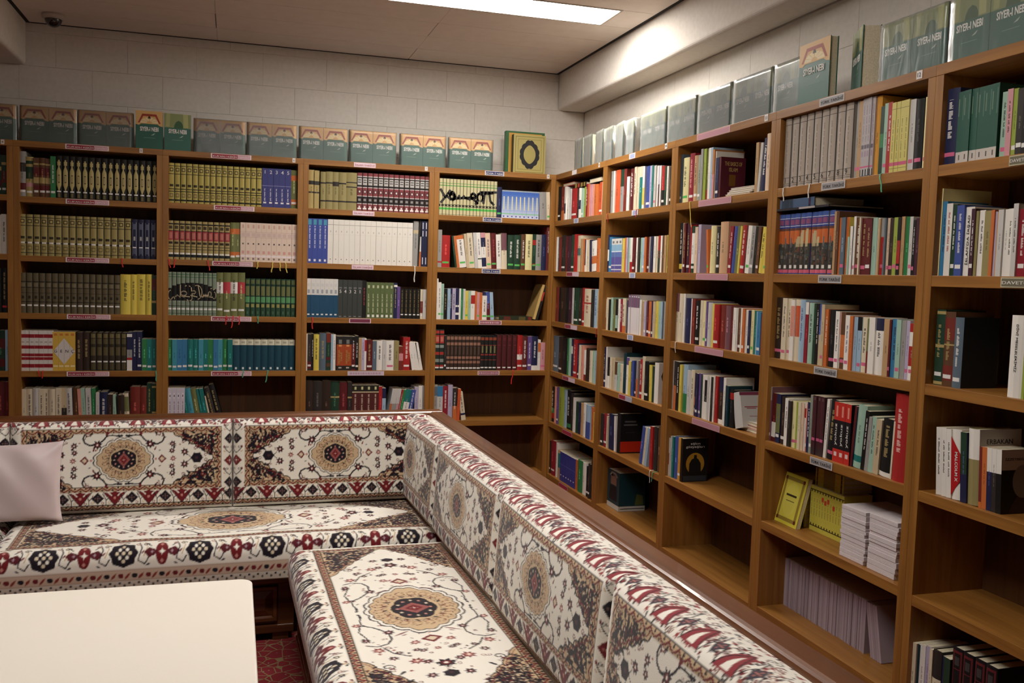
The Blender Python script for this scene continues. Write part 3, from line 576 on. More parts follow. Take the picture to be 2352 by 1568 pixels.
DATA = """A1|-3368|30 224 dg b20-35dr b60-70gd s;25 223 dg b30-60dr b75-82gd s
A2|-3372|29 222 wh tk;31 226 wh tk
A3|-3375|31 256 bk tg;31 257 bk tg sr
A4|-3378|52 233 dg b10-30dr b55-80dr;19 237 lb
A5|-3381|52 274 dr;21 274 dr
B1|-3249|36 256 gy s b15-30dr b55-75dk;38 227 gd b25-35pk b45-75dg b82-90dg s;g3;28 223 bn b55-75dr b18-30dr b82-86gd b35-50gd s;33 225 bn b55-75dr b18-30dr b82-86gd b35-50gd s;27 222 bn b55-75dr b18-30dr b82-86gd b35-50gd s;27 237 gr tw s;*16 34.5 243 minaret
B2|-3251|*16 37.5 236 goldvol;*4 34.9 234 navyfiligree
B3|-3249|*16 33.6 232 bronzevol;56 238 ye tk;33 239 ye tk;54 241 ye tk;31 242 ye tk;25 236 dg b62-92dr b30-36gd
B4|-3247|*7 24.2 235 redwhite;*4 30.2 229 yellowgenc;38 227 db tg;42 228 db tg;*6 33.6 227 darkgilt;29 230 nb b0-28wh b28-34re b34-55gy b88-96wh;27 235 nb tw;27 235 nb tw s;29 191 gr s;27 191 tl s;25 189 tl s
B5|-3244|23 228 cr;37 230 cr tk;31 234 lg;26 229 cr tk;26 229 cr tk;38 229 cr;30 233 cr tk;28 233 be b20-50dk;34 233 lg tk L-2;34 237 bn;18 228 sa L-3;22 232 mi L-3;30 232 lg tk L-2;20 232 gr L-1;20 205 lg;45 209 nb tw;29 195 db;23 191 mi L-3;41 190 db;31 199 cr b45-90ol L-3;56 239 br s;38 237 br;29 261 dg tg;25 259 dg b5-20bk b30-34gd b90-94gd
C1|-2445|*16 33.7 236 yellowgilt;*5 34.6 238 bluenum;38 236 ol b72-86or b10-24or s
C2|-2448|*11 32.5 231 redgilt;31 235 ol b70-84or b12-24or s;29 236 ol b70-84or b12-24or s;*11 30.8 238 pinkvol
C3|-2449|*11 25.6 261 greencalli;39 265 ol b52-78wh s tk;42 266 ol b52-78rd s;42 267 ol b52-78wh s tk;44 268 ol b52-78rd s;*10 30.5 234 greengilt
C4|-2446|25 189 gr s;27 189 lt s;30 189 sb s;30 190 sb s;32 190 tl s;32 190 tl s;28 190 lt s;28 191 tl s;30 191 gr s;28 191 sb s;26 191 lt s;31 192 gr s;28 192 tl s;*9 41.6 193 tealcream
C5|-2445|*4 24.4 231 lavbook;g17;17 229 tl L-9;32 228 lt L-9;37 226 ol L-10;17 226 tl L-10;28 226 tl L-11;11 182 cr L-12;g4;33 232 dk tg L-14;33 255 bk tg L-14
D1|-1626|36 239 gd b62-72dk b40-44dk;30 236 gd b62-72dk b40-44dk;g8;33 231 og b68-72dk b20-24dk;41 234 og b68-72dk b20-24dk;39 234 og b62-74dk b20-24dk;46 234 og b68-72dk b20-24dk;67 236 og b60-63dk b72-75dk b20-24dk;*14 33.6 239 maroonvol
D2|-1630|*4 31.8 278 blueacademy;*16 33.8 278 whitevol;34 292 gy b72-80be L1;10 297 dk L2;12 192 or b50-99wh L1;*2 21.0 295 navyvol
D3|-1630|*7 28.0 244 whiteblue;*5 30.8 241 darknum;26 240 bk tr;*6 29.4 230 olivevol;22 231 nb tg b88-94wh;20 207 pu;*5 26.6 192 blackgilt;17 192 cr s b20-60br;30 192 lg
D4|-1633|14 233 wh;25 231 dk b5-25dr s;14 233 bk tw;35 229 ye tk;44 237 sl tg;28 237 dg b10-20bn b28-36dr b75-99br;14 230 lb;16 230 wh tp;g5;*2 48.1 219 orangeblack;24 217 dr b5-14bk b78-99bk tw s;21 222 bk tw s;19 206 ta;19 206 lv tp;12 206 wh b60-95re;40 197 dr tg s;26 190 sl;38 193 wh tk;24 193 lg;51 193 wh tk sp;32 191 og;27 157 br b40-70pk;46 216 re tw s H;g15;22 187 wh L-9;15 186 wh L-9;15 185 wh L-9;20 183 wh L-11
D5|-1624|44 271 db;56 267 dk;54 271 db;56 266 dg b60-64gd;52 261 dr b0-30pk;28 261 dk b60-64gd b20-30dg;*4 43.0 241 maroontitle;22 231 re;24 221 lb b70-99nb;g10;15 216 lg b0-55or L9;15 216 lg b0-55gy L9;15 216 lg b0-55gy L9;15 216 lg b0-55pk L9;10 213 re tw L10;17 211 gr L10;39 211 wh b60-99tl L10;27 210 bl tw L10;g27;25 227 lv;25 234 wh;17 234 gy
E1|-794|*17 23.0 236 creamcalli;33 202 nb sg;*9 28.8 184 lightblue;g11;50 185 gy L-3;24 187 cr sg L-3
E2|-797|28 243 gy b12-16re;58 209 re sg;g35;13 208 dg L-8;18 206 or L-8;48 211 wh tk b88-99or sg L-8;18 224 be L-7;38 230 cr tk sg L-6;23 234 lg L-5;26 235 wh tb b25-28dg L-5;31 236 wh b60-86nb b86-99pk b5-30nb L-4;34 235 pe tb sg L-4;36 236 dr tr sg L-3;34 228 wh tk L-3;37 239 cr b52-99mv L-2;47 229 dg tw sg;47 231 dg tw sg;32 237 bn tw sg;48 239 py tk;24 240 dg b70-84re b12-18re sg;40 239 gy tk sg;35 241 nb;32 292 dr H Tsiyer
E3|-799|13 266 wh;20 242 wh tk sg;20 233 mi sg;23 201 bk tg;20 202 lb;13 202 nb tw;23 205 lv tk;23 206 nb b15-22wh b40-46wh;13 204 wh;15 204 gr;15 202 lg;20 190 ye sg;18 191 mi;28 191 wh b55-85re;13 189 or;18 182 pk sg;18 182 or;34 161 wh tk sg;26 186 bl b0-60dr L-3 sg;26 184 lb L-4 sg
E4|-798|*2 31.1 270 redgreen;15 229 dk s;*9 25.9 231 brownvol;*4 27.7 232 blackredvol;*4 36.5 238 maroonplain;37 237 re b30-45wh s;37 229 bk2 tw s;29 230 pu tw s;42 230 nb tw b0-14wh;19 208 wh b60-90or;37 188 pk sp
E5|-797|22 240 gy b70-95sl;38 232 lg b70-99sb b10-18sb;35 232 cm tw;33 239 lv;28 219 dk b0-45or tw;20 212 ro L2;g15;31 192 cr tk b18-25nb L-8
F1|-35|76 230 bk s;88 223 br b0-30or;27 220 wh b20-50nb;53 143 wh;39 199 dg b0-99lg;101 195 re s;37 188 dk;37 189 wh b30-60nb;36 186 mi s;48 191 yg;41 204 cm tw;29 201 pk b0-99or;34 198 pk;34 195 sa;61 190 or;60 198 ro s;27 195 cr
F2|-30|42 232 wh;49 230 sl;27 229 br;81 238 dk s;33 232 dr;65 230 dp;58 237 dg s;50 238 re;80 228 cr b45-65tl;24 206 ta;48 204 or;18 199 wh b20-99nb;64 198 cr;23 195 nb L-4;79 186 wh b25-50or L-4;55 201 or;38 138 cr
F3|4|66 232 br;36 230 bk;98 230 db;41 231 bk;81 232 dp;26 233 lg;85 234 dg s;51 233 db s;56 237 re s;121 232 cr b60-64re tr;30 229 dk;64 234 lb tb;34 231 be
F4|-14|110 240 sl s;71 238 db s;97 240 bk;34 238 gr;47 244 mi;27 244 nb b60-80wh;65 242 re tr s;45 220 nb s;32 214 cr;50 213 sa;37 189 wh b0-20br;49 205 db;48 193 cr;47 195 mi;35 198 lb;23 200 wh
F5|-47|98 239 bk b10-25re b25-40gr tw;37 246 sa;44 246 pu s;92 255 yg;62 247 lb;75 252 bk tw b5-15gr;60 241 dk;26 221 wh;39 199 dg;51 197 nb;50 204 ta;49 211 wh;73 208 lb b0-50bl;53 203 or;35 177 ye
F6|-51|70 225 db s;86 235 cm s;50 232 wh;58 193 ta b40-90tl;*6 45.7 192 bluewave;30 193 or;88 200 gr;57 201 wh;49 186 bk s;35 213 dk s;34 240 db
G1|863|31 236 bk tw;51 243 gy;20 241 wh;65 242 ro;54 239 gy b60-99dg;38 237 br;38 191 wh;56 231 dr tw;36 235 cr tk;36 231 cr;53 229 tl b75-99cr;26 225 wh b10-50ye;51 223 bl tb s;38 221 lv;21 218 tl;25 216 lg sp;20 212 wh;28 211 lv b0-55dp;16 207 wh;36 203 re b0-40bk s;27 199 dg;16 197 wh;31 192 dk s;17 188 ye
G2|863|42 216 nb b30-60wh;46 202 sb s;*3 49.8 190 bluedisc;29 189 ye;29 192 or;24 191 lv;23 190 mi;32 189 wh b0-30re;37 188 dr s;36 187 wh;27 186 dk;31 185 mi;30 184 lb s;26 187 or;26 186 dr s;25 187 gy;25 188 nb;29 187 wh;25 186 cr;24 189 re b0-60dg;24 188 wh;28 187 bn;24 188 ta;19 189 ye;21 189 dk s
G3|861|33 178 cr b0-40br;44 188 cr;22 180 bk;32 191 mi;32 182 ol;31 183 bk b10-50mi;36 186 wh;41 186 cm tw;45 191 cr tk b0-20or;44 181 nb;*5 28.5 214 purpletop;23 190 wh;27 183 ta;27 184 lv s;31 189 dr s;31 186 or s;30 187 nb s;30 188 be;34 190 ye;25 190 mi;17 191 lb;21 188 bk;29 189 gy
G4|860|56 233 nb tw s;22 238 wh;33 179 bk b0-40wh;32 182 cr;42 182 be;42 165 lg b55-99bn;41 157 mi;51 158 cr;40 226 dt;39 205 wh b80-99pu;29 188 ye;33 192 bl;38 191 nb s;23 201 gy b0-50or;37 209 re tw s;36 228 cr;53 206 bk s;37 191 ye L-3;17 189 dg;g2;48 209 wh Tblot
G5|852|71 189 dk s;51 194 cm s;19 187 cr;92 204 nb L-2;22 202 wh s L-3;50 226 bk Tredbottom;g258;42 203 bl L9;31 208 cr L9;26 210 lb L9;g46;30 225 re;40 227 dk;49 231 bn
H1|1757|32 238 sl s;60 218 py tk sg;48 233 cm tr s;39 218 ta tk s;43 216 gg s;21 239 gy;26 237 yg;26 235 ol b0-20re;21 235 wh;18 235 lb;18 223 te b0-50pk;10 214 wh s;28 183 nb s;18 184 mr Tbasics;g281;21 209 ta;17 204 lg L5;42 218 nb tw L5;43 234 pe
H2|1782|41 242 bk tw b8-18ye;15 241 cr;23 239 dr tg s;37 236 dp tg s;11 230 re;36 222 dg b20-85wh s;27 217 pe;27 227 lv;g72;18 201 or sg L-6;g10;46 215 py;33 210 dk tw s;68 229 wd H;g10;26 206 cm tw s L4;33 204 bl tb L5;23 205 ol L5;13 204 ye L5;37 205 re tw s L5;13 203 dr L5;30 202 wh L5 sg;29 200 gy tk s L5;21 195 bk L5;21 194 bn s L5;36 191 ye tk L7;27 190 ye tk L6 sg
H3|1766|51 236 cr b62-99mv;47 236 cr;14 236 wh;60 216 nb;11 215 wh;30 216 br;41 207 bk tw s;32 210 cr;32 209 py sg;16 207 pu s;41 203 lg;18 199 ye;48 196 re s;52 195 br;48 195 mv;28 195 dr;26 189 wh;9 187 wh;25 188 bn s;16 189 wh;18 188 or s;27 184 wh;18 182 nb s;22 186 py sg;17 182 tl;13 180 lb s;25 179 sb s;21 171 re
H4|1751|46 241 lg;30 240 dk b0-50or;30 240 bk tw;23 229 ye;46 232 lb b0-40gr;45 209 lg;33 215 cr tk;19 204 dp b25-45or s;24 204 nb s;22 207 pu s;11 203 dg;24 205 wh;24 203 wh b40-90bk;18 195 lg;23 207 wh;15 204 dk;13 208 wh;23 211 re;59 210 db b70-99nb b0-10wh;22 213 wh;26 181 dt;38 167 bk b75-92re;g14;64 155 lg L-15 Tmauve
H5|1760|23 191 wh b30-60re;27 202 lg;18 204 tl;45 207 bl;31 208 am s;22 212 bk Taskin
I1|2657|*9 46.9 272 greyvol;g13;16 270 gy sp;20 266 ta sp;*4 16.1 271 lavset;27 269 am H;19 230 dg b40-60gr;22 237 mi sp;22 236 re tw;*4 19.9 231 yellowset;26 228 lg sp;37 224 bk sp;g5;10 225 py sp;12 225 py tk sp
I2|2650|*10 35.2 234 muralset;17 229 ta;16 227 bn;12 204 or;23 204 sl sp;16 204 ye b0-99or sp;10 134 mi;14 171 bk b0-99wh;12 205 wh sp;27 200 bn tw sp;7 199 cr;30 196 dr tg sp;28 193 dr tg s;23 194 mi;10 192 wh;10 189 ta;20 188 gy b0-68re sp;8 190 sl;16 190 pe sp;20 189 db sp;20 190 yg sp;16 189 bk b20-60re sp;15 191 ta;19 190 gr;15 189 lg sp;12 178 bk tw sp;20 183 dp;15 166 cr
I3|2644|61 244 db tg sp;30 242 cr tk sp;27 240 cr tk sp;24 237 wh b40-90sa;36 239 cr b40-90ro;33 240 lb tb;20 231 cm b80-99wh;37 230 mi tk;15 228 dg;19 228 bk tw;14 227 bl b0-50be;19 227 be sp;19 210 or tw;44 209 bk sp;23 205 wh tk sp;11 203 wh b60-99sa sp;26 204 bn b20-60or sp;24 194 wh tb sp;17 192 or;19 190 lb;23 191 lb b75-99bk sp;33 191 cr tk sp;10 188 ol b0-40br;30 193 wh;43 192 wh b78-99nb tk;27 191 ta;10 189 dr sp;26 193 sb tk;22 192 mi sp;22 191 gy;16 191 lv sp;25 183 wh b25-60re b85-99re sp
I4|2632|30 219 mv b75-99gy s;29 196 dr b10-40wh s;29 196 nb b20-80ol s;36 189 db s;23 187 wh tk;18 180 dk;32 182 py sp;17 182 yg sp;17 184 cr;17 183 pe;10 183 wh b70-90re;12 181 sa s;19 192 nb tw;16 222 gg s;*3 22.8 223 darkmaroon;16 219 wh tk L3;44 220 bk tg sp L4;*3 31.6 217 redblack;12 216 nb b0-99dr L4;46 223 mi b10-20tl L4;20 208 bk tw L4;19 190 gy L4;23 194 mi tk L3;28 188 be tk L3;59 195 bk tg b0-8wh L3;8 194 cr L2;61 290 re tr H
J1|3517|56 230 nb tw sp;*6 26.3 214 tealwhite;g6;21 185 mi tk sp;20 189 pk tk;17 187 yg s;23 184 dk s;21 191 bk tw s
J2|3517|14 268 py;20 228 sb tk;25 220 wh tr;18 216 dg tw s;29 212 bl tw s;33 205 wh Tirsad;15 198 dp tw s;10 191 og;22 192 wh tk;27 189 og;12 190 or;7 185 lv;8 183 am;19 189 lg;15 189 wh;18 190 wh tk;17 203 lg tk;27 187 cm tw s
J3|3533|37 233 dg tg s b50-54gd b1-5gd b94-98gd;42 228 bn tg s b8-28br b62-92br b55-57gd;35 213 sl tw s;g178;50 230 wh Tdini;9 231 yg;36 233 wh
J4|3579|22 208 wh tk L-4;20 210 wh tk L-4;20 209 wh tk L-4;37 212 wh Tmalcolm L-4;24 209 nb b40-99dg L-4;46 225 og b60-99wh Terbakan L-3;11 179 br b0-10or L-3;18 180 or L-3;18 181 nb b62-99wh L-3;16 182 dk b62-99wh L-3;19 183 bk b62-99wh Tizzet L-3
J6|3464|31 214 cr;26 214 lb b60-99bl;22 208 cr;12 208 dt;23 214 wh;20 218 lv;13 216 cr;36 221 dk b10-60cr;14 213 nb;25 216 dg;*4 43.1 260 blackredspine"""
ROWN = ['', 'top', 'second', 'third', 'fourth', 'fifth', 'sixth']
ORD = 'first second third fourth fifth sixth seventh eighth ninth tenth eleventh twelfth thirteenth fourteenth fifteenth sixteenth seventeenth eighteenth nineteenth'.split()
CARD = dict(zip(range(1, 18), 'one two three four five six seven eight nine ten eleven twelve thirteen fourteen fifteen sixteen seventeen'.split()))
def ordinal(n):
    if n <= 19: return ORD[n - 1]
    if n % 10 == 0: return {20: 'twentieth', 30: 'thirtieth', 40: 'fortieth'}[n]
    return {2: 'twenty-', 3: 'thirty-', 4: 'forty-'}[n // 10] + ORD[n % 10 - 1]

def place(o, key, a, z, th, lean=0.0, rec=0.018):
    """stand a book in its row: a = distance along the wall, lean tips its top to the right (+) or left (-)"""
    back = key[0] in XB; ph = math.radians(lean)
    rz = 0.0 if back else -PI / 2
    E = Euler((0, ph, rz), 'XYZ'); M = E.to_matrix()
    piv = Vector((th if lean > 0 else 0, 0, 0))
    base = Vector((a, rec, z)) if back else Vector((rec, -a, z))
    along = Vector((1, 0, 0)) if back else Vector((0, -1, 0))
    o.rotation_euler = E; o.location = base + along * piv.x - M @ piv

BOOKS = {}      # cell -> list of (a0, a1, object, height)
def add_book(name, meshes):
    o = bpy.data.objects.new(name, meshes[0]); link(o)
    p = bpy.data.objects.new('page_block', meshes[1]); link(p, o)
    return o

def numeral(o, n, th, h, v, size, m): text_obj('numeral', str(n), size, m, o, M_front(th / 2, -0.0009, v * h))

def special(o, t, th, h, dep):
    if t == 'siyer': text_obj('title_lettering', 'SİYER ATLASI', 0.03, M_white_t, o, M_down(th / 2, -0.0012, h * 0.66), fit=(h * 0.5, 0.013))
    if t == 'irsad': text_obj('title_lettering', "İSLAM'DA İRŞAD", 0.03, M_black_t, o, M_up(th / 2, -0.0012, h * 0.52), fit=(h * 0.72, 0.012))
    if t == 'malcolm':
        mb = MB(); r = lin((172, 24, 30))
        mb.poly([(0.0002, -0.0006, h * 0.9), (th * 0.999, -0.0006, h * 0.66), (th * 0.999, -0.0006, h * 0.28), (0.0002, -0.0006, h * 0.05)], r); mb.build('red_field', M_print, o, True)
        text_obj('title_lettering', 'MALCOLM X', 0.03, M_white_t, o, M_down(th * 0.58, -0.0012, h * 0.47), fit=(h * 0.42, 0.011), bold=0.0004)
    if t == 'dini': text_obj('title_lettering', 'DİNİ MESELELERİMİZ', 0.03, M_black_t, o, M_down(th * 0.55, -0.0012, h * 0.6), fit=(h * 0.58, 0.009))
    D = dep
    def panel(y0, y1, z0, z1, c, off=0.0005, name='cover_field'): _pan(th + off, y0 * D, y1 * D, z0 * h, z1 * h, c, name, o)
    if t == 'basics':
        text_obj('title_lettering', 'THE BASICS OF', 0.02, M_gold_t, o, M_side(th + 0.0008, D * 0.5, h * 0.84), fit=(D * 0.7, 0.018))
        text_obj('title_lettering', 'ISLAM', 0.02, M_gold_t, o, M_side(th + 0.0008, D * 0.5, h * 0.70), fit=(D * 0.34, 0.018))
        panel(0.34, 0.6, 0.3, 0.58, (112, 74, 26))
    if t == 'mauve':
        panel(0.02, 0.98, 0.9, 0.99, (128, 60, 80)); panel(0.2, 0.8, 0.56, 0.585, (160, 70, 76)); panel(0.3, 0.72, 0.52, 0.54, (160, 70, 76)); panel(0.4, 0.8, 0.3, 0.315, (160, 90, 96))
    if t == 'askin':
        text_obj('title_lettering', 'aşkın\ngözyaşları', 0.02, M_white_t, o, M_side(th + 0.0012, D * 0.48, h * 0.84), fit=(D * 0.72, 0.03))
        m2 = MB(); c = lin((176, 132, 40)); m2.poly([(th + 0.0005, D * (0.5 + 0.36 * math.cos(a)), h * (0.42 + 0.25 * math.sin(a))) for a in np.linspace(0, 2 * PI, 25)[:-1]], c); m2.build('yellow_glow', M_print, o, True)
        m2 = MB(); m2.poly([(th + 0.0009, D * (0.5 + x), h * z) for x, z in ((-.24, .16), (.24, .16), (.22, .42), (.12, .52), (.06, .54), (.05, .62), (-.05, .62), (-.06, .54), (-.14, .52), (-.23, .42))], lin((22, 22, 24))); m2.build('dark_figure', M_print, o, True)
        panel(0.05, 0.95, 0.02, 0.14, (50, 54, 60), 0.0007)
    if t == 'blot':
        m2 = MB(); rg = random.Random(2); m2.poly([(th + 0.0005, D * (0.4 + (0.16 + 0.12 * rg.random()) * math.cos(a)), h * (0.58 + (0.2 + 0.14 * rg.random()) * math.sin(a))) for a in np.linspace(0, 2 * PI, 19)[:-1]], lin((30, 26, 26))); m2.build('ink_blot', M_print, o, True)
        panel(0.2, 0.6, 0.2, 0.29, (36, 32, 32))
    if t == 'redbottom':
        panel(0.04, 0.96, 0.03, 0.3, (196, 44, 20)); panel(0.2, 0.66, 0.78, 0.82, (96, 92, 90)); panel(0.16, 0.72, 0.7, 0.735, (110, 106, 104)); panel(0.26, 0.62, 0.52, 0.53, (70, 66, 64))
    if t == 'erbakan':
        panel(0.0, 1.0, 0.68, 1.0, (196, 188, 182)); text_obj('title_lettering', 'ERBAKAN', 0.02, M_black_t, o, M_side(th + 0.0008, D * 0.48, h * 0.84), fit=(D * 0.62, 0.014))
        panel(0.0, 1.0, 0.0, 0.68, (52, 46, 36), 0.0003)
    if t == 'izzet':
        panel(0.0, 1.0, 0.68, 1.0, (196, 188, 182)); text_obj('title_lettering', 'İZZETBEGOVİÇ', 0.02, M_black_t, o, M_side(th + 0.0008, D * 0.52, h * 0.85), fit=(D * 0.84, 0.011))
        m2 = MB(); m2.poly([(th + 0.0009, D * (0.62 + 0.3 * math.cos(a)), h * (0.5 + 0.26 * math.sin(a))) for a in np.linspace(0, 2 * PI, 25)[:-1]], lin((140, 134, 130))); m2.build('portrait_head', M_print, o, True)
        m2 = MB(); m2.poly([(th + 0.0007, D * (0.62 + x), h * z) for x, z in ((-.4, .0), (.38, .0), (.36, .16), (.16, .26), (-.16, .26), (-.3, .14))], lin((70, 52, 56))); m2.build('portrait_shoulders', M_print, o, True)

def _pan(x, y0, y1, z0, z1, c, name, o):
    mb = MB(); mb.poly([(x, y0, z0), (x, y1, z0), (x, y1, z1), (x, y0, z1)], lin(c)); return mb.build(name, M_print, o, True)

_used = {}
for line in DATA.strip().split('\n'):
    key, a0, body = line.split('|'); a = int(a0) / 1000; z = rowz(key); rng = random.Random(key)
    where = '%s row of %s' % (ROWN[int(key[1])], BAYN[key[0]])
    back = key[0] in XB
    recs = []; n = 0; cellb = BOOKS.setdefault(key, [])
    for tok in body.split(';'):
        if not tok: continue
        if tok[0] == 'g': a += int(tok[1:]) / 1000; continue
        if tok[0] == '*':
            cnt, th, h, sty = tok[1:].split(); cnt = int(cnt); th = float(th) / 1000; h = int(h) / 1000
            base, fn, words, hard = SER[sty]; dep = min(0.70 * h, 0.2)
            for i in range(cnt):
                n += 1
                rects = fn(i) if sty in ('muralset', 'greencalli') else fn()
                if hard and sty not in ('tealcream', 'muralset'): hd = tuple(int(v * 0.3) for v in base); rects = rects + [(0, 0.07, 0, 1, hd), (0.93, 1, 0, 1, hd)]  # edges darkened for black spine borders and the shade in seams between volumes
                cov = (60, 60, 130) if sty == 'muralset' else base
                ms = book_meshes((key, sty, i if sty in ('muralset', 'greencalli') else 0), th - 0.0005, h, dep, base, rects, hard, cov)
                o = add_book('bound_volume' if hard else 'series_volume', ms)
                place(o, key, a, z, th, 0, 0.018 + rng.uniform(-0.002, 0.002))
                nm = {'bluenum': i + 1, 'darknum': 5 - i, 'greyvol': i + 1, 'pinkvol': i + 2}.get(sty)
                pos = ('numbered %s' % CARD[nm]) if nm else '%s of %s' % (ordinal(i + 1), CARD[cnt])
                lab = '%s, %s, %s' % (words, pos, where)
                if len(lab.split()) > 16: lab = '%s, %s, %s' % (words.split(' with ')[0] + ' with ' + ' '.join(words.split(' with ')[1].split()[-2:]), pos, where)
                tag(o, lab, 'book', '%s, %s' % (words, where))
                if nm: numeral(o, nm, th, h, {'bluenum': 0.9, 'darknum': 0.69, 'greyvol': 0.105, 'pinkvol': 0.46}[sty], {'bluenum': 0.03, 'darknum': 0.03, 'greyvol': 0.028, 'pinkvol': 0.014}[sty], M_black_t if sty in ('greyvol', 'pinkvol') else M_white_t)
                cellb.append((a, a + th, o, h)); a += th
            continue
        w = tok.split(); th = int(w[0]) / 1000; h = int(w[1]) / 1000; c = w[2]; mods = w[3:]
        base = PAL[c]; rects = []; lean = 0.0; hard = th > 0.03; feat = None; spec = None
        for m_ in mods:
            if m_[0] == 'b' and '-' in m_:
                lo, rest = m_[1:].split('-'); hi = ''.join(ch for ch in rest if ch.isdigit()); bc = rest[len(hi):]
                hi = int(hi); rects.append((0, 1, int(lo) / 100, 1.0 if hi == 99 else hi / 100, PAL[bc])); feat = 'with %s %s' % (NAME[bc], 'half' if hi - int(lo) > 35 else 'band')
            elif m_[0] == 'L': lean = float(m_[1:])
            elif m_ == 'H': hard = True
            elif m_[0] == 'T': spec = m_[1:]
        for m_ in mods:
            if m_[0] == 't':
                tn, tc = TCOL[m_[1]]; tc = TCOL_ON.get(c, tc) if m_[1] == 'r' else tc
                rects += lettering(0.3, 0.7, 0.3 + rng.uniform(0, 0.08), 0.8 + rng.uniform(0, 0.1), h, tc, rng, min(0.0062, 0.28 * th)); feat = feat or 'with %s lettering' % tn
        for m_ in mods:
            if m_ in STK: sv = rng.uniform(0.09, 0.13); rects.append((0.12, 0.88, sv, sv + 0.012 / h, STK[m_][1])); feat = feat or 'with %s tag' % STK[m_][0]
        if th > 0.012 and not any(m_[0] in 'tT' for m_ in mods):    # quiet title marks in a tone of the cover
            lum = sum(base) / 3; tc = tuple(int(v * 0.62) for v in base) if lum > 110 else tuple(min(255, int(v * 1.5 + 40)) for v in base)
            rects += lettering(0.36, 0.64, 0.4, 0.4 + rng.uniform(0.1, 0.35), h, tc, rng, min(0.005, 0.22 * th))
        dep = min(0.68 * h, 0.2) * rng.uniform(0.94, 1.02); n += 1
        cov = {'basics': (88, 22, 38), 'blot': (206, 198, 190)}.get(spec, base)
        if key == 'J3' and c == 'sl': cov = (38, 44, 46)
        ms = book_meshes((key, n), th - 0.0004, h, dep, base, rects, hard, cov)
        o = add_book('hardcover_book' if hard else ('paperback_book' if th > 0.0155 else 'slim_paperback'), ms)
        place(o, key, a, z, th, lean, 0.018 + (rng.uniform(-0.003, 0.006) if abs(lean) < 1 else 0.003))
        if spec: special(o, spec, th - 0.0004, h, dep)
        desc = '%s%s %s' % ('leaning ' if abs(lean) > 3 else '', NAME[c], 'hardback' if hard else ('paperback' if th > 0.0155 else 'slim paperback'))
        sp = {'siyer': 'tall dark red atlas with white title', 'irsad': 'white paperback titled with large black capitals', 'malcolm': 'white paperback with red diamond and white title', 'dini': 'tall white paperback with black title down its spine', 'basics': 'maroon book showing its gold-lettered cover', 'mauve': 'leaning booklets with a grey and pink cover', 'askin': 'black paperback showing a cover with yellow glow', 'blot': 'white paperback showing a black ink-blot cover', 'redbottom': 'black book showing a cover with red foot', 'erbakan': 'book with pale title field above dark cover', 'izzet': 'book showing a grey portrait cover'}.get(spec)
        recs.append([o, sp or desc, feat if not sp else None, n, bool(sp)])
        cellb.append((a, a + th, o, h)); a += th
    full = {}
    for r in recs:
        r.append(r[1] + (' ' + r[2] if r[2] else '')); full.setdefault(r[5], []).append(r)
    for d, rs in full.items():
        for r in rs:
            lab = '%s, %s' % (d, where) if len(rs) == 1 else '%s, %s from left, %s' % (d, ordinal(r[3]), where)
            if len(lab.split()) > 16: lab = '%s, %s from left, %s' % (r[1], ordinal(r[3]), where)
            tag(r[0], lab, 'book', 'single books on the %s' % where)
# ------------------------------------------------------------------ books on top of the bookcases: film-wrapped pairs with printed covers
GREEN = (44, 92, 78)
def cover_print(o, w, h, design):
    """front cover print on the face looking to -y"""
    y = -0.0004
    def P(pts, c, k, name): mb = MB(); mb.poly([(x * w, y - 0.0002 * k, z * h) for x, z in pts], lin(c)); return mb.build(name, M_print, o, True)
    if design == 'rosette':
        P([(0, .64), (.12, .62), (.2, .66), (.8, .66), (.88, .62), (1, .6), (1, 1), (0, 1)], (206, 164, 104), 1, 'cover_picture')
        fan = MB()
        k = 2
        for a0, a1 in ((0, 26), (30, 56), (60, 86), (94, 120), (124, 150), (154, 180)):
            a, b = math.radians(a0), math.radians(a1)
            fan.poly([((.5 + .1 * math.cos(a)) * w, y - .0005, (.68 + .06 * math.sin(a)) * h), ((.5 + .34 * math.cos(a)) * w, y - .0005, (.68 + .15 * math.sin(a)) * h),
                      ((.5 + .34 * math.cos(b)) * w, y - .0005, (.68 + .15 * math.sin(b)) * h), ((.5 + .1 * math.cos(b)) * w, y - .0005, (.68 + .06 * math.sin(b)) * h)], lin((222, 204, 156)))
        f = fan.build('rosette_fan', M_print, o, True); f['kind'] = 'stuff'
        P([(.08, .68), (.14, .68), (.28, .86), (.72, .86), (.86, .68), (.92, .68), (.76, .92), (.24, .92)], (150, 58, 38), 3, 'red_arch')
        P([(.44, .80), (.56, .80), (.53, .86), (.47, .86)], (60, 46, 36), 4, 'dark_boss')
    else:
        P([(0, .62), (1, .62), (1, 1), (0, 1)], (124, 132, 84), 1, 'cover_picture')
        P([(.06, .64), (.2, .64), (.22, 1), (.08, 1)], (150, 152, 100), 2, 'pale_column'); P([(.72, .64), (.9, .64), (.88, 1), (.7, 1)], (160, 160, 106), 2, 'pale_column')
        P([(.36, .62), (.7, .62), (.7, .70), (.64, .78), (.54, .82), (.44, .78), (.38, .70)], (50, 84, 52), 3, 'green_dome')
    P([(.28, .29), (.72, .29), (.7, .3), (.3, .3)], (110, 140, 126), 1, 'thin_line')
    P([(.56, .36), (.66, .375), (.72, .43), (.64, .40)], (170, 180, 168), 1, 'small_flourish')
    text_obj('title_lettering', 'SIYER-I NEBI', 0.03, M_white_t, o, M_front(w * 0.5, y - 0.001, h * 0.525), fit=(w * 0.68, h * 0.115), bold=0.0007)

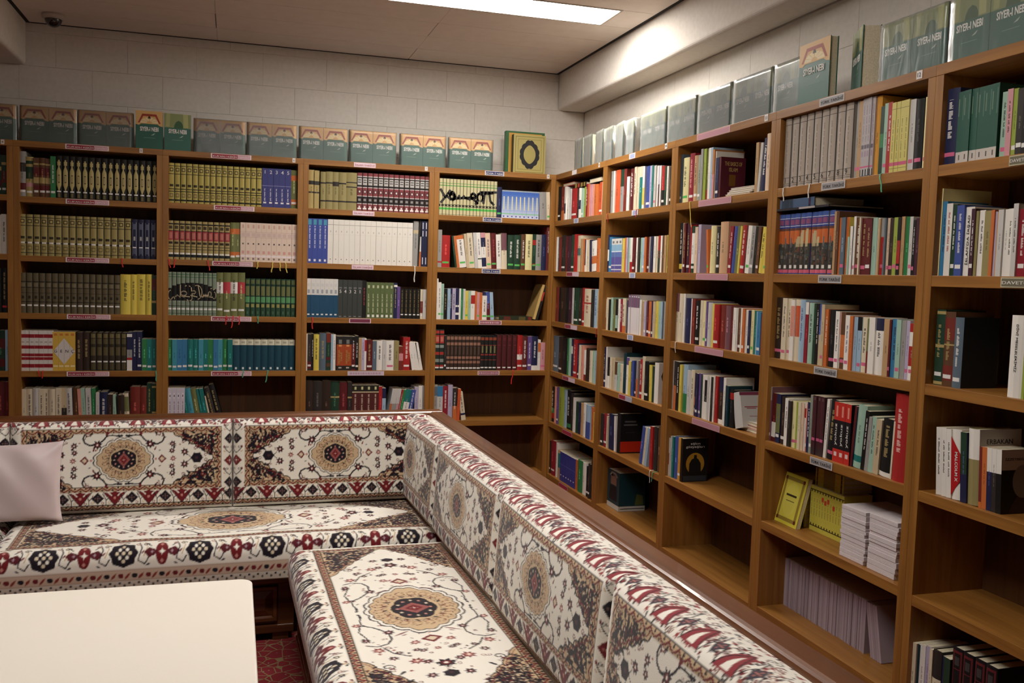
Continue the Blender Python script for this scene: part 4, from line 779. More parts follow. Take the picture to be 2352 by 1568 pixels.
_NB = {}
def nebi(x, y, rz, w, h, th, design, label, group):
    key = (round(w, 3), round(h, 3), round(th, 3), design)
    if key not in _NB:
        # a book standing with its front cover to the room: build it lying along its own thickness
        base = GREEN; t = 0.003
        mb = MB(); c = lin(base)
        mb.box(0, w, 0, t, 0, h, c); mb.box(0, w, th - t, th, 0, h, c); mb.box(0, t, t, th - t, 0, h, c)
        cov = mb.mesh('cover', M_book, True)
        pg = MB().box(t, w - 0.003, t, th - t, 0.002, h - 0.002).mesh('page_block', M_page)
        o = bpy.data.objects.new('biography_book', cov); link(o)
        p = bpy.data.objects.new('page_block', pg); link(p, o)
        cover_print(o, w, h, design); _NB[key] = o
    else:
        src = _NB[key]; o = src.copy(); link(o)
        for ch in src.children:
            c2 = ch.copy(); link(c2, o); c2.matrix_parent_inverse = Matrix()
    o.location = (x, y, 2.12); o.rotation_euler = (0, 0, rz)
    for k in ('label', 'category', 'group'):
        if k in o: del o[k]
    return tag(o, label, 'book', group)

def wrap(x, y, rz, w, h, th, label):
    n = 9; mb = MB(); g = 0.0016; rg = random.Random(int(x * 1000) + int(y * 1000))
    # film: front, top and ends as one slightly puckered skin
    V = lambda a, b, c: (a, b, c)
    nx, nz = 14, 12; ids = {}
    for j in range(nz + 1):
        for i in range(nx + 1):
            e = min(i, nx - i, j, nz - j) / 4.0
            ids[i, j] = len(mb.v); mb.v.append((-g + (w + 2 * g) * i / nx, -g - 0.0012 - rg.uniform(0, 0.0022) * max(0, 1 - e) - rg.uniform(0, 0.0006), (h + g) * j / nz))
    for j in range(nz):
        for i in range(nx): mb.f.append((ids[i, j], ids[i + 1, j], ids[i + 1, j + 1], ids[i, j + 1])); mb.c.append((1, 1, 1))
    b = len(mb.v)
    for i in range(nx + 1): mb.v.append((-g + (w + 2 * g) * i / nx, th + g, h + g + rg.uniform(0, 0.002)))
    for i in range(nx): mb.f.append((ids[i, nz], ids[i + 1, nz], b + i + 1, b + i)); mb.c.append((1, 1, 1))
    for i in (0, nx):
        b2 = len(mb.v); xx = -g if i == 0 else w + g
        mb.v.append((xx, th + g, 0)); top = b + i
        mb.f.append(tuple([ids[i, j] for j in range(nz + 1)] + [top, b2])); mb.c.append((1, 1, 1))
    o = mb.build('plastic_wrap', M_wrap, None, smooth=True); o.location = (x, y, 2.1202); o.rotation_euler = (0, 0, rz)
    return tag(o, label, 'plastic wrap', 'clear film round paired books')

bw, bh = 0.148, 0.203
PAIRS_B = [(-3.562, 1), (-3.245, 2), (-2.941, 2), (-2.305, 2), (-1.999, 2), (-1.686, 2), (-1.377, 2), (-1.052, 2), (-0.733, 2)]
nth = 0
for i, (x, c) in enumerate(PAIRS_B):
    for k in range(2):
        nth += 1
        nebi(x + k * (bw + 0.002), 0.045, 0, bw, bh, 0.04, 'rosette', 'green book with rosette cover, %s from left in the wrapped row on the back bookcases' % ordinal(nth), 'wrapped green books on the back bookcases')
    wrap(x, 0.045, 0, 2 * bw + 0.002, bh, 0.04, 'clear film round the %s wrapped pair from left on the back bookcases' % ordinal(i + 1))
nebi(-2.628, 0.022, 0, 0.15, 0.222, 0.03, 'rosette', 'unwrapped green book with bright orange rosette cover on the back bookcases', 'unwrapped green books')
nebi(-2.470, 0.024, 0.10, 0.15, 0.218, 0.03, 'dome', 'unwrapped green book with green dome cover on the back bookcases', 'unwrapped green books')

# right wall: u = distance from the corner
def R_(u, rec): return rec, -u
RW = [(0.215, 0.16, 6), (0.375, 0.17, 5), (0.575, 0.125, 10), (0.71, 0.16, 7), (0.885, 0.115, 12), (1.01, 0.17, 6)]
for i, (u, w, rot) in enumerate(RW):
    x, y = R_(u, 0.05); nebi(x, y, -PI / 2 - math.radians(rot * 0.6), 0.148, bh, 0.036, 'dome', 'wrapped green book, %s from the corner on the right bookcases' % ordinal(i + 1), 'wrapped green books on the right bookcases')
    wrap(x, y, -PI / 2 - math.radians(rot * 0.6), 0.148, bh, 0.036, 'clear film round the %s green book from the corner, right wall' % ordinal(i + 1))
nth = len(RW)
for i, (u, wd) in enumerate(((1.225, 0.154), (1.553, 0.15), (1.873, 0.152), (2.196, 0.153), (2.52, 0.152), (3.165, 0.153), (3.488, 0.153))):
    for k in range(2):
        nth += 1; x, y = R_(u + k * (wd + 0.002), 0.05)
        nebi(x, y, -PI / 2, wd, bh, 0.04, 'dome', 'green book with dome cover, %s from the corner on the right bookcases' % ordinal(nth), 'wrapped green books on the right bookcases')
    x, y = R_(u, 0.05); wrap(x, y, -PI / 2, 2 * wd + 0.002, bh, 0.04, 'clear film round the %s wrapped pair from the corner, right wall' % ordinal(i + 1))
x, y = R_(2.755, 0.004); nebi(x, y, -PI / 2, 0.19, 0.222, 0.035, 'rosette', 'unwrapped green book with orange rosette cover on the right bookcases', 'unwrapped green books')
x, y = 0.085, -2.965; o = nebi(x, y, -2.0, 0.15, 0.222, 0.062, 'dome', 'green book turned sideways showing its page edge, right bookcases', 'unwrapped green books')

# two large books in the corner
t = empty('prayer_book', (-0.282, 0.075, 2.12), 0.0); tag(t, 'gold covered book with black medallion standing by the corner', 'book')
w, h, th = 0.225, 0.262, 0.05
mb = MB(); c = lin((58, 52, 36)); mb.box(0, w, 0, 0.004, 0, h, lin((172, 158, 94))); mb.box(0, w, th - 0.004, th, 0, h, c); mb.box(0, 0.004, 0.004, th - 0.004, 0, h, c); mb.build('cover', M_book, t, True)
MB().box(0.004, w - 0.005, 0.004, th - 0.004, 0.004, h - 0.004).build('page_block', M_page, t)
def medal(rx, rz, lob, c, yy, name):
    mb = MB(); pts = []
    for i in range(72):
        a = 2 * PI * i / 72; r = 1 + lob * abs(math.sin(a * 6)); tip = 1 + 0.12 * abs(math.sin(a)) ** 8
        pts.append((w / 2 + rx * r * math.cos(a), yy, h / 2 + rz * r * tip * math.sin(a)))
    mb.poly(pts, lin(c)); mb.build(name, M_print, t, True)
for k, (m0, m1) in enumerate(((0.012, 0.015), (0.03, 0.032))):
    mb = MB(); cc = lin((96, 86, 44)); yy = -0.0006
    outer = [(m0, m0), (w - m0, m0), (w - m0, h - m0), (m0, h - m0)]; inner = [(m1, m1), (w - m1, m1), (w - m1, h - m1), (m1, h - m1)]
    for i in range(4):
        j = (i + 1) % 4; mb.poly([(outer[i][0], yy, outer[i][1]), (outer[j][0], yy, outer[j][1]), (inner[j][0], yy, inner[j][1]), (inner[i][0], yy, inner[i][1])], cc)
    mb.build('border_line', M_print, t, True)
medal(0.066, 0.082, 0.08, (34, 32, 34), -0.0008, 'black_medallion'); medal(0.042, 0.055, 0.0, (164, 150, 88), -0.0012, 'gold_centre')
t2 = empty('framed_book', (-0.315, 0.15, 2.12), 0.0); tag(t2, 'large green and gold book behind the gold medallion book', 'book')
w2, h2, th2 = 0.275, 0.292, 0.045
mb = MB(); g = lin((44, 96, 54)); mb.box(0, w2, 0, 0.004, 0, h2, g); mb.box(0, w2, th2 - 0.004, th2, 0, h2, g); mb.box(0, 0.004, 0.004, th2 - 0.004, 0, h2, g); mb.build('cover', M_book, t2, True)
MB().box(0.004, w2 - 0.004, 0.004, th2 - 0.004, 0.004, h2 - 0.004).build('page_block', M_page, t2)
mb = MB(); mb.poly([(0.02, -0.0006, 0.015), (w2 - 0.02, -0.0006, 0.015), (w2 - 0.02, -0.0006, h2 - 0.012), (0.02, -0.0006, h2 - 0.012)], lin((196, 146, 60))); mb.build('gold_field', M_print, t2, True)

# ------------------------------------------------------------------ lying, stacked and turned books
def flat_book(name, a, z, w, dep, th, base, key, label, cat='book', rot=0.0, rec=0.02, spine_bands=(), side_white=False, group=None):
    """a book lying flat with its spine towards the room (or its page edge when side_white)"""
    back = key[0] in XB
    t = empty(name, ((a, rec, z) if back else (rec, -a, z)), (0 if back else -PI / 2) + rot); tag(t, label, cat, group)
    c = lin(base); s = 0.0022
    mb = MB(); mb.box(0, w, 0, dep, 0, s, c); mb.box(0, w, 0, dep, th - s, th, c)
    if not side_white:
        mb.box(0, w, 0, s, s, th - s, c)
    else:
        mb.box(0, w, dep - s, dep, s, th - s, c)
    mb.build('cover', M_book, t, True)
    MB().box(0.002, w - 0.002, s if not side_white else 0.002, dep - s, s, th - s).build('page_block', M_page, t)
    for u0, u1, bc in spine_bands:
        m2 = MB(); m2.poly([(u0 * w, -0.0006, 0.0004), (u1 * w, -0.0006, 0.0004), (u1 * w, -0.0006, th - 0.0004), (u0 * w, -0.0006, th - 0.0004)], lin(bc)); m2.build('spine_band', M_print, t, True)
    return t

def top_of(key, a0, a1):
    hs = [h for (b0, b1, o, h) in BOOKS[key] if b1 > a0 and b0 < a1]
    return rowz(key) + (max(hs) if hs else 0)
zt_ = top_of('F1', 0.05, 0.25)
flat_book('lying_book', 0.06, top_of('F1', 0.06, 0.26) + 0.001, 0.2, 0.15, 0.02, (190, 60, 50), 'F1', 'white-paged red book lying on the upright books, right corner bay', side_white=True, rec=0.03, group='books lying on other books')
flat_book('lying_book', 0.30, top_of('F1', 0.30, 0.50) + 0.001, 0.2, 0.15, 0.026, (44, 36, 28), 'F1', 'black and gilt book lying on the upright books, right corner bay', rec=0.022, spine_bands=((0.05, 0.2, (150, 126, 60)), (0.3, 0.42, (190, 60, 40)), (0.55, 0.7, (150, 126, 60)), (0.8, 0.92, (150, 126, 60))), group='books lying on other books')
flat_book('lying_book', 0.56, top_of('F1', 0.56, 0.76) + 0.001, 0.19, 0.15, 0.028, (30, 28, 28), 'F1', 'black book with white page edge lying on orange books, right corner bay', side_white=True, rec=0.02, group='books lying on other books')
zz = rowz('I2') + 0.252
zI = max(top_of('I2', 2.66, 3.0), 1.72) + 0.001
flat_book('lying_book', 2.656, zI, 0.335, 0.24, 0.008, (34, 30, 36), 'I2', 'thin dark board lying on the ship mural volumes', rec=0.0, spine_bands=((0.45, 0.75, (170, 160, 156)),), group='books lying on other books')
flat_book('lying_book', 2.672, zI + 0.0085, 0.225, 0.22, 0.034, (84, 76, 62), 'I2', 'blue spined book lying on top of the ship mural volumes', rec=0.004, spine_bands=((0.0, 1.0, (62, 84, 116)), (0.06, 0.4, (110, 126, 150)), (0.84, 0.9, (196, 80, 90))), group='books lying on other books')
for i in range(4):
    flat_book('flat_booklet', 2.225 + 0.01 * i, rowz('H1') + 0.0005 + i * 0.009, 0.2, 0.15, 0.0085, (206, 196, 188), 'H1', 'white booklet in the flat stack, %s from bottom, top row of third right-wall bay' % ordinal(i + 1), rot=0.02 * i, rec=0.012 + 0.003 * i, side_white=True, group='flat booklet stack')
flat_book('lying_book', -0.362, rowz('E3') + 0.0005, 0.235, 0.16, 0.024, (40, 48, 32), 'E3', 'dark green book lying flat on the third row, back corner bay', rec=0.04, spine_bands=((0.15, 0.35, (96, 44, 34)), (0.6, 0.8, (86, 76, 40)), (0.88, 0.97, (120, 40, 34))))
ms = book_meshes(('E3lean',), 0.036, 0.245, 0.17, (44, 40, 36), [(0, 0.45, 0, 1, (196, 158, 84)), (0.5, 0.8, 0.55, 0.8, (206, 54, 40))], True, (176, 138, 72))
o = add_book('leaning_book', ms); place(o, 'E3', -0.118, rowz('E3') + 0.0005, 0.036, 15, 0.05); tag(o, 'tan and black book leaning against the right side, third row, back corner bay', 'book')
for i in range(3):
    flat_book('note_pad', 2.372, rowz('H4') + 0.0005 + i * 0.0145, 0.15, 0.11, 0.014, (212, 204, 190) if i != 1 else (196, 120, 128), 'H4', '%s pad lying in the small stack by the yellow note, fourth row' % ['bottom', 'middle', 'top'][i], 'note pad', rec=0.05, side_white=True, group='small pad stack')

# sixth row of the second right-wall bay: large turned book
t = empty('turned_book', (0.058, -0.928, rowz('G6') + 0.0005), 0.0); tag(t, 'large dark teal book with white foot standing open-faced on the lowest row', 'book')
t.rotation_euler = (0, 0, -0.07)
# stands with its spine to the room and its wide cover to the near side
W_, D_, H_ = 0.17, 0.165, 0.222
t.rotation_euler = (0, 0, -PI / 2)
mb = MB(); c = lin((22, 58, 66)); wcol = lin((190, 186, 178)); s = 0.003
mb.box(0, W_, 0, s, 0, H_, c); mb.box(0, s, s, D_, 0, H_, c); mb.box(W_ - s, W_, s, D_, 0, H_, c)
mb.build('cover', M_book, t, True)
MB().box(s, W_ - s, s, D_ - 0.004, 0.002, H_ - 0.002).build('page_block', M_page, t)
def tpoly(pts, cc, name, side=False):
    m2 = MB(); m2.poly([((W_ + 0.0006, x, z) if side else (x, -0.0006, z)) for x, z in pts], lin(cc)); m2.build(name, M_print, t, True)
tpoly([(0, 0.001), (W_, 0.001), (W_, 0.03), (0, 0.03)], (196, 192, 184), 'white_foot'); tpoly([(0, 0.001), (D_, 0.001), (D_, 0.03), (0, 0.03)], (196, 192, 184), 'white_foot', True)
tpoly([(0.01, 0.013), (D_ - 0.005, 0.013), (D_ - 0.005, 0.017), (0.01, 0.017)], (70, 72, 74), 'dark_line', True)
tpoly([(0.05, 0.14), (0.13, 0.14), (0.13, 0.19), (0.11, 0.205), (0.07, 0.205), (0.05, 0.19)], (124, 92, 78), 'pale_shape'); tpoly([(0.03, 0.19), (0.15, 0.19), (0.12, 0.215), (0.06, 0.215)], (130, 126, 118), 'grey_shape')
tpoly([(0.03, 0.05), (0.14, 0.05), (0.135, 0.135), (0.04, 0.135)], (24, 26, 30), 'dark_shape'); tpoly([(0.1, 0.035), (0.155, 0.035), (0.15, 0.09), (0.11, 0.1)], (92, 98, 50), 'olive_shape', True)

# fifth row of the fourth right-wall bay: yellow booklets and paper stacks
zi = rowz('I5')
yb = (212, 200, 66)
ms = None
t = empty('display_booklet', (0.062, -2.648, zi + 0.0005), -PI / 2); tag(t, 'yellow booklet with ornamental frame leaning in front of yellow row', 'booklet')
w, h, th = 0.155, 0.205, 0.02
tilt = math.radians(-14)
t.rotation_euler = (tilt, 0, -PI / 2)
mb = MB(); c = lin(yb); mb.box(0, w, 0, 0.001, 0, h, c); mb.box(0, w, th - 0.001, th, 0, h, c); mb.box(0, 0.001, 0.001, th - 0.001, 0, h, c); mb.build('cover', M_book, t, True)
MB().box(0.001, w - 0.001, 0.001, th - 0.001, 0.001, h - 0.001).build('page_block', M_page, t)
def fpoly(pts, cc, name, yy=-0.0005): m2 = MB(); m2.poly([(x * w, yy, z * h) for x, z in pts], lin(cc)); m2.build(name, M_print, t, True)
for k, (a, b, cc) in enumerate(((0.08, 0.0, (150, 128, 52)), (0.17, 0.0, (216, 204, 76)))):
    fpoly([(a, a * 0.8), (1 - a, a * 0.8), (1 - a, 1 - a * 0.8), (a, 1 - a * 0.8)], cc, 'frame_band', -0.0005 - 0.0003 * k)
for cx, cz in ((.12, .1), (.88, .1), (.12, .9), (.88, .9)):
    fpoly([(cx + .05 * math.cos(a), cz + .04 * math.sin(a)) for a in np.linspace(0, 2 * PI, 11)[:-1]], (104, 44, 30), 'corner_rosette', -0.0012)
fpoly([(.5 + .3 * math.cos(a), .5 + .34 * math.sin(a)) for a in np.linspace(0, 2 * PI, 29)[:-1]], (222, 212, 92), 'oval_field', -0.0012)
fpoly([(.28, .56), (.72, .56), (.72, .6), (.28, .6)], (60, 56, 34), 'title_line', -0.0016); fpoly([(.32, .46), (.68, .46), (.68, .475), (.32, .475)], (120, 110, 56), 'title_line', -0.0016)
# spines of the yellow row, set back on the shelf
for i in range(12):
    rects = [(0, 1, 0.1, 0.125, (70, 62, 26)), (0, 1, 0.9, 0.925, (70, 62, 26)), (0.3, 0.7, 0.86, 0.9, (70, 62, 26)), (0.3, 0.7, 0.125, 0.165, (70, 62, 26))] + lettering(0.36, 0.64, 0.35, 0.72, 0.18, (96, 90, 40), random.Random(50))
    if i in (4, 5, 6, 8): rects.append((0.1, 0.9, 0.7 - 0.05 * (i == 5) - 0.1 * (i == 8), 0.8 - 0.05 * (i == 5) - 0.1 * (i == 8), (216, 66, 40)))
    ms = book_meshes(('yrow', i if i in (4, 5, 6, 8) else 0), 0.0168, 0.178, 0.125, yb, rects, False)
    o = add_book('yellow_booklet', ms); place(o, 'I5', 2.80 + i * 0.0172, zi, 0.0172, 0, 0.126)
    if i in (4, 5, 6, 8): tag(o, 'yellow booklet with red sticker, %s in the recessed yellow row' % ordinal(i + 1), 'booklet', 'recessed row of yellow booklets')
    else: tag(o, 'yellow booklet without sticker, %s in the recessed yellow row' % ordinal(i + 1), 'booklet', 'plain yellow booklets')
yspine = ((0.05, 0.09, (70, 62, 26)), (0.9, 0.95, (70, 62, 26)), (0.3, 0.7, (150, 140, 60)))
for i in range(11): flat_book('lying_yellow_booklet', 2.615, zi + 0.0004 + i * 0.0175, 0.165, 0.15, 0.017, yb, 'I5', 'yellow booklet, %s from bottom in the flat pile behind the framed booklet' % ordinal(i + 1), 'booklet', rec=0.118, group='flat pile behind the framed booklet', spine_bands=yspine)
for i in range(4): flat_book('lying_yellow_booklet', 2.805, zi + 0.1786 + i * 0.0175, 0.175, 0.13, 0.017, yb, 'I5', 'yellow booklet, %s from bottom, lying on top of the upright yellow row' % ordinal(i + 1), 'booklet', rec=0.14, group='flat pile on the yellow row', spine_bands=yspine)
def paper_stack(u, w, dep, h, label, seed):
    rg = random.Random(seed); t = empty('paper_stack', (0.024, -u, zi + 0.0005), -PI / 2); tag(t, label, 'paper stack', 'white paper stacks')
    z = 0.0; i = 0
    mw = mat_noise('white_paper_%d' % seed, (206, 194, 196), (220, 210, 210), 300, 0.9)
    while z < h:
        d = rg.uniform(0.008, 0.02); x0 = rg.uniform(0, 0.006); 
        MB().box(x0, w - rg.uniform(0, 0.008), rg.uniform(0, 0.004), dep - rg.uniform(0, 0.006), z, z + d - 0.0004).build('paper_bundle', mw, t, bevel=0.001)
        z += d
    return t
paper_stack(3.122, 0.14, 0.2, 0.185, 'tall stack of white papers right of the yellow booklets', 61)
paper_stack(3.275, 0.145, 0.2, 0.178, 'stack of white papers against the right side panel of its shelf', 62)
# sixth row: mauve booklets
zi6 = rowz('I6'); u = 2.655; rg = random.Random(77)
for i in range(46):
    thk = 0.0112
    ms = book_meshes(('mauve', i % 3), thk - 0.0005, 0.196, 0.14, [(168, 150, 160), (176, 158, 168), (160, 142, 152)][i % 3], [], False)
    o = add_book('mauve_booklet', ms); place(o, 'I6', u, zi6, thk, 0, 0.122 + rg.uniform(-0.003, 0.003)); u += thk
    tag(o, 'thin mauve booklet, %s from left in the upright row on the lowest shelf' % ordinal(i + 1), 'booklet', 'upright mauve booklets')
u += 0.034
for i in range(5):
    ms = book_meshes(('mauve', i % 3), thk - 0.0005, 0.196, 0.14, (168, 150, 160), [], False)
    o = add_book('mauve_booklet', ms); place(o, 'I6', u, zi6, thk, -12, 0.122); u += thk * 1.05
    tag(o, 'leaning mauve booklet, %s from left beside the upright mauve row' % ordinal(i + 1), 'booklet', 'leaning mauve booklets')

# calligraphy across the two sets of volumes: strokes cut at each spine
def strokes_on(keycell, style_first, count, v0, v1, paths, mtl, width, name):
    vols = [r for r in BOOKS[keycell]][style_first:style_first + count]
    A0, A1 = vols[0][0], vols[-1][1]; h = vols[0][3]
    for pth in paths:
        for (x0, z0), (x1, z1) in zip(pth[:-1], pth[1:]):
            n_ = max(1, int(abs(x1 - x0) * count * 2))
            for q in range(n_):
                xa, xb = x0 + (x1 - x0) * q / n_, x0 + (x1 - x0) * (q + 1) / n_; za, zb = z0 + (z1 - z0) * q / n_, z0 + (z1 - z0) * (q + 1) / n_
                xm = A0 + (A1 - A0) * (xa + xb) / 2
                vi = min(count - 1, max(0, int((xm - A0) / (A1 - A0) * count)))
                b0, b1, o, _h = vols[vi]
                px = [A0 + (A1 - A0) * x - b0 for x in (xa, xb)]; pz = [(v0 + (v1 - v0) * z) * h for z in (za, zb)]
                dx, dz = px[1] - px[0], pz[1] - pz[0]; L = math.hypot(dx, dz) or 1e-6; nx, nz = -dz / L * width / 2, dx / L * width / 2
                ex, ez = dx / L * width * 0.3, dz / L * width * 0.3
                STR.setdefault((o.name, name), MB()).poly([(px[0] + nx - ex, -0.0012, pz[0] + nz - ez), (px[1] + nx + ex, -0.0012, pz[1] + nz + ez), (px[1] - nx + ex, -0.0012, pz[1] - nz + ez), (px[0] - nx - ex, -0.0012, pz[0] - nz - ez)])
                STM[(o.name, name)] = (o, mtl)
STR, STM = {}, {}
def arc(cx, cz, rx, rz, a0, a1, n=9): return [(cx + rx * math.cos(math.radians(a)), cz + rz * math.sin(math.radians(a))) for a in np.linspace(a0, a1, n)]
M_tan = mat('tan_print', 0.55, lin((190, 172, 140)))
qur = [arc(.06, .3, .05, .3, 90, 330) + [(.17, .2), (.2, .32)], arc(.2, .1, .06, .16, 20, 200), [(.26, .95), (.26, .25), (.34, .18)], arc(.33, .42, .06, .14, 0, 360, 13), [(.27, .25), (.45, .2)], arc(.44, .14, .06, .2, 60, -140),
       [(.48, .8), (.5, .3)], arc(.53, .5, .04, .1, 0, 360, 11), [(.5, .28), (.6, .2)], arc(.6, .5, .1, .45, 110, -80, 14), [(.62, .95), (.66, .25), (.72, .2)], [(.72, .2), (.74, .4), (.76, .2), (.78, .4), (.8, .2), (.82, .36), (.84, .2)], arc(.86, .4, .03, .16, 0, 360, 11), [(.83, .22), (.92, .2)], arc(.95, .32, .035, .22, -120, 80), [(.88, .75), (.9, .78)], [(.93, .68), (.96, .74)], [(.36, .88), (.38, .92)], [(.44, .9), (.46, .86)]]
strokes_on('C3', 0, 11, 0.36, 0.72, qur, M_tan, 0.0052, 'calligraphy')
cal = [[(.02, .95), (.1, .4), (.03, .02)], [(.18, .9), (.12, .5), (.2, .25)], arc(.22, .5, .04, .3, -80, 200), [(.2, .3), (.44, .42), (.52, .34), (.58, .46)], [(.32, .42), (.34, .55)], [(.4, .42), (.42, .56)], arc(.58, .56, .04, .2, 0, 360, 11), [(.6, .3), (.66, .08), (.62, .02)], arc(.7, .5, .05, .3, -60, 240, 12), [(.76, .1), (.78, .8), (.92, .86)], [(.86, .8), (.88, .3), (.94, .02)], [(.7, .88), (.98, .94)], [(.2, .72), (.22, .8)]]
strokes_on('E1', 0, 17, 0.34, 0.72, cal, M_black_t, 0.015, 'calligraphy')
strokes_on('E1', 0, 17, 0.34, 0.72, [arc(.22, .45, .05, .2, -80, 160), [(.44, .42), (.58, .46)]], M_black_t, 0.016, 'calligraphy')
for kk, mb in STR.items():
    o, mtl = STM[kk]; q = mb.build(kk[1], mtl, o); q['kind'] = 'stuff'
# white diamond shared by the four yellow volumes
vols = [r for r in BOOKS['B4'] if r[2].get('label', '').startswith('yellow volume')]
if vols:
    A0, A1 = vols[0][0], vols[-1][1]; h = vols[0][3]; cx = (A0 + A1) / 2; hw = (A1 - A0) / 2 * 0.97; hz = h * 0.34
    for i, (b0, b1, o, _h) in enumerate(vols):
        xs_ = [max(b0, cx - hw), b1 if b1 < cx + hw else cx + hw]; pts = []
        f = lambda x: hz * (1 - abs(x - cx) / hw)
        mb = MB(); e = 0.0004
        q = [(xs_[0] + e, f(xs_[0] + e)), (xs_[1] - e, f(xs_[1] - e))]
        mb.poly([(q[0][0] - b0, -0.0007, h * .5 - q[0][1]), (q[1][0] - b0, -0.0007, h * .5 - q[1][1]), (q[1][0] - b0, -0.0007, h * .5 + q[1][1]), (q[0][0] - b0, -0.0007, h * .5 + q[0][1])], lin((214, 206, 200)))
        mb.build('diamond_field', M_print, o, True)
        text_obj('title_lettering', 'GENÇ'[i], 0.024, M_black_t, o, M_front((b1 - b0) / 2, -0.0014, h * 0.5))
# titles that can be read on series spines
for key, pre, txt, fitv, v, mt, fn in (('I4', 'black and red volume', 'yokuz', 0.36, 0.46, M_white_t, M_up), ('D4', 'black volume with broad orange', 'MEZHEPLER\nTARİHİ', 0.4, 0.4, M_gold_t, M_up)):
    for b0, b1, o, h in BOOKS[key]:
        if o.get('label', '').startswith(pre): text_obj('title_lettering', txt, 0.02, mt, o, fn((b1 - b0) / 2, -0.0014, h * v), fit=(h * fitv, (b1 - b0) * 0.5))

# ------------------------------------------------------------------ shelf signs, number tags, bookmark ribbons
SIGNS = "B0 -2887 232 kk;C0 -2088 234 kk;D0 -1282 137 it;E0 -431 131 sn;B1 -2886 232 kk;C1 -2068 236 kk;D1 -1284 137 it;E1 -437 131 sn;B2 -2887 233 kk;C2 -2075 237 kk;D2 -1284 138 it;E2 -436 129 sn;B3 -2881 235 kk;C3 -2080 237 kk;D3 -1294 138 pl;E3 -432 156 ak;B4 -2886 231 kk;C4 -2077 239 kk;D4 -1251 234 pt;E4 -434 151 ak;F0 346 95 wh;G0 1235 81 bw;H0 2115 299 pb;I0 2977 144 tt;F1 408 101 bw;G1 1298 79 bw;H1 2155 295 pb;I1 3012 137 tt;J1 3836 74 da;F2 378 220 rp;G2 1296 80 bw;H2 2159 288 pb;I2 3021 135 tt;J2 3853 110 da;F3 379 221 rp;G3 1300 80 bw;H3 2163 262 pb;I3 3025 135 tt;F4 372 222 rp;G4 1267 174 rb;H4 2166 255 pb;I4 3029 133 tt;F5 375 175 rr;F6 338 162 rr"
STY = dict(kk=((228, 216, 218), [(0.03, 0.66, (150, 34, 52)), (0.66, 0.97, (206, 150, 164))], "KUR'AN-I KERİM TEFSİRİ"), it=((226, 200, 208), [], 'İSLAM TARİHİ'), sn=((216, 214, 222), [(0.04, 0.96, (40, 44, 92))], 'SİYER-İ NEBİ'),
           pl=((220, 200, 206), [(0.04, 0.96, (116, 48, 70))], None), ak=((222, 204, 206), [(0.04, 0.96, (132, 44, 58))], ''), pt=((202, 186, 198), [], ''), wh=((222, 214, 214), [], None), bw=((214, 212, 220), [(0.15, 0.85, (150, 156, 186))], None),
           pb=((206, 164, 172), [(0.02, 0.98, (184, 132, 142))], None), tt=((200, 196, 194), [(0.03, 0.97, (150, 146, 146))], 'TÜRK TARİHİ'), da=((190, 180, 150), [(0.03, 0.97, (110, 104, 84))], 'DAVETÇİ'), rp=((216, 190, 200), [(0.02, 0.48, (150, 60, 78))], None),
           rb=((206, 200, 208), [(0.02, 0.5, (150, 50, 66)), (0.5, 0.98, (170, 168, 182))], None), rr=((206, 160, 172), [(0.02, 0.98, (170, 48, 72))], None))
SNAME = dict(kk='red and pink lettered sign', it='pink lettered sign', sn='navy lettered sign', pl='plain plum sign', ak='dark red lettered sign', pt='pale lilac sign', wh='small white sign', bw='small blue-grey sign', pb='blank pink sign', tt='grey lettered sign', da='olive lettered sign', rp='red and pink sign', rb='red and grey sign', rr='small red sign')
for tok in SIGNS.split(';'):
    key, a, w, s = tok.split(); a = int(a) / 1000; w = int(w) / 1000
    z = 2.12 if key[1] == '0' else rowz(key); back = key[0] in XB
    if s in ('wh', 'bw'): w = min(w, 0.08)
    t = empty('shelf_sign', ((a - w / 2, -0.0014, z - 0.031) if back else (-0.0014, -(a - w / 2), z - 0.031)), 0 if back else -PI / 2)
    tag(t, '%s on the %s of the %s' % (SNAME[s], 'top edge' if key[1] == '0' else ROWN[int(key[1])] + ' shelf edge', BAYN[key[0]]), 'sign', 'signs on the shelf edges')
    bg, fields, txt = STY[s]
    m2 = MB(); m2.box(0, w, -0.0006, 0.0002, 0, 0.028, lin(bg)); m2.build('card', M_print, t, True)
    for u0, u1, cc in fields:
        m2 = MB(); m2.poly([(u0 * w, -0.0009, 0.003), (u1 * w, -0.0009, 0.003), (u1 * w, -0.0009, 0.025), (u0 * w, -0.0009, 0.025)], lin(cc)); m2.build('colour_field', M_print, t, True)
    if txt: text_obj('lettering', txt, 0.02, M_red_t if s == 'it' else (M_black_t if s == 'tt' else M_white_t), t, M_front(w / 2, -0.0014, 0.014), fit=(w * 0.9, 0.014))
    elif txt == '':
        m2 = MB(); rg = random.Random(key); x = 0.06
        while x < 0.9:
            d = rg.uniform(0.03, 0.07); m2.poly([(x * w, -0.0012, 0.008), ((x + d) * w, -0.0012, 0.008), ((x + d) * w, -0.0012, 0.020), (x * w, -0.0012, 0.020)], lin((206, 170, 178) if s == 'ak' else (186, 150, 166))); x += d + 0.02
        q = m2.build('lettering', M_print, t, True); q['kind'] = 'stuff'
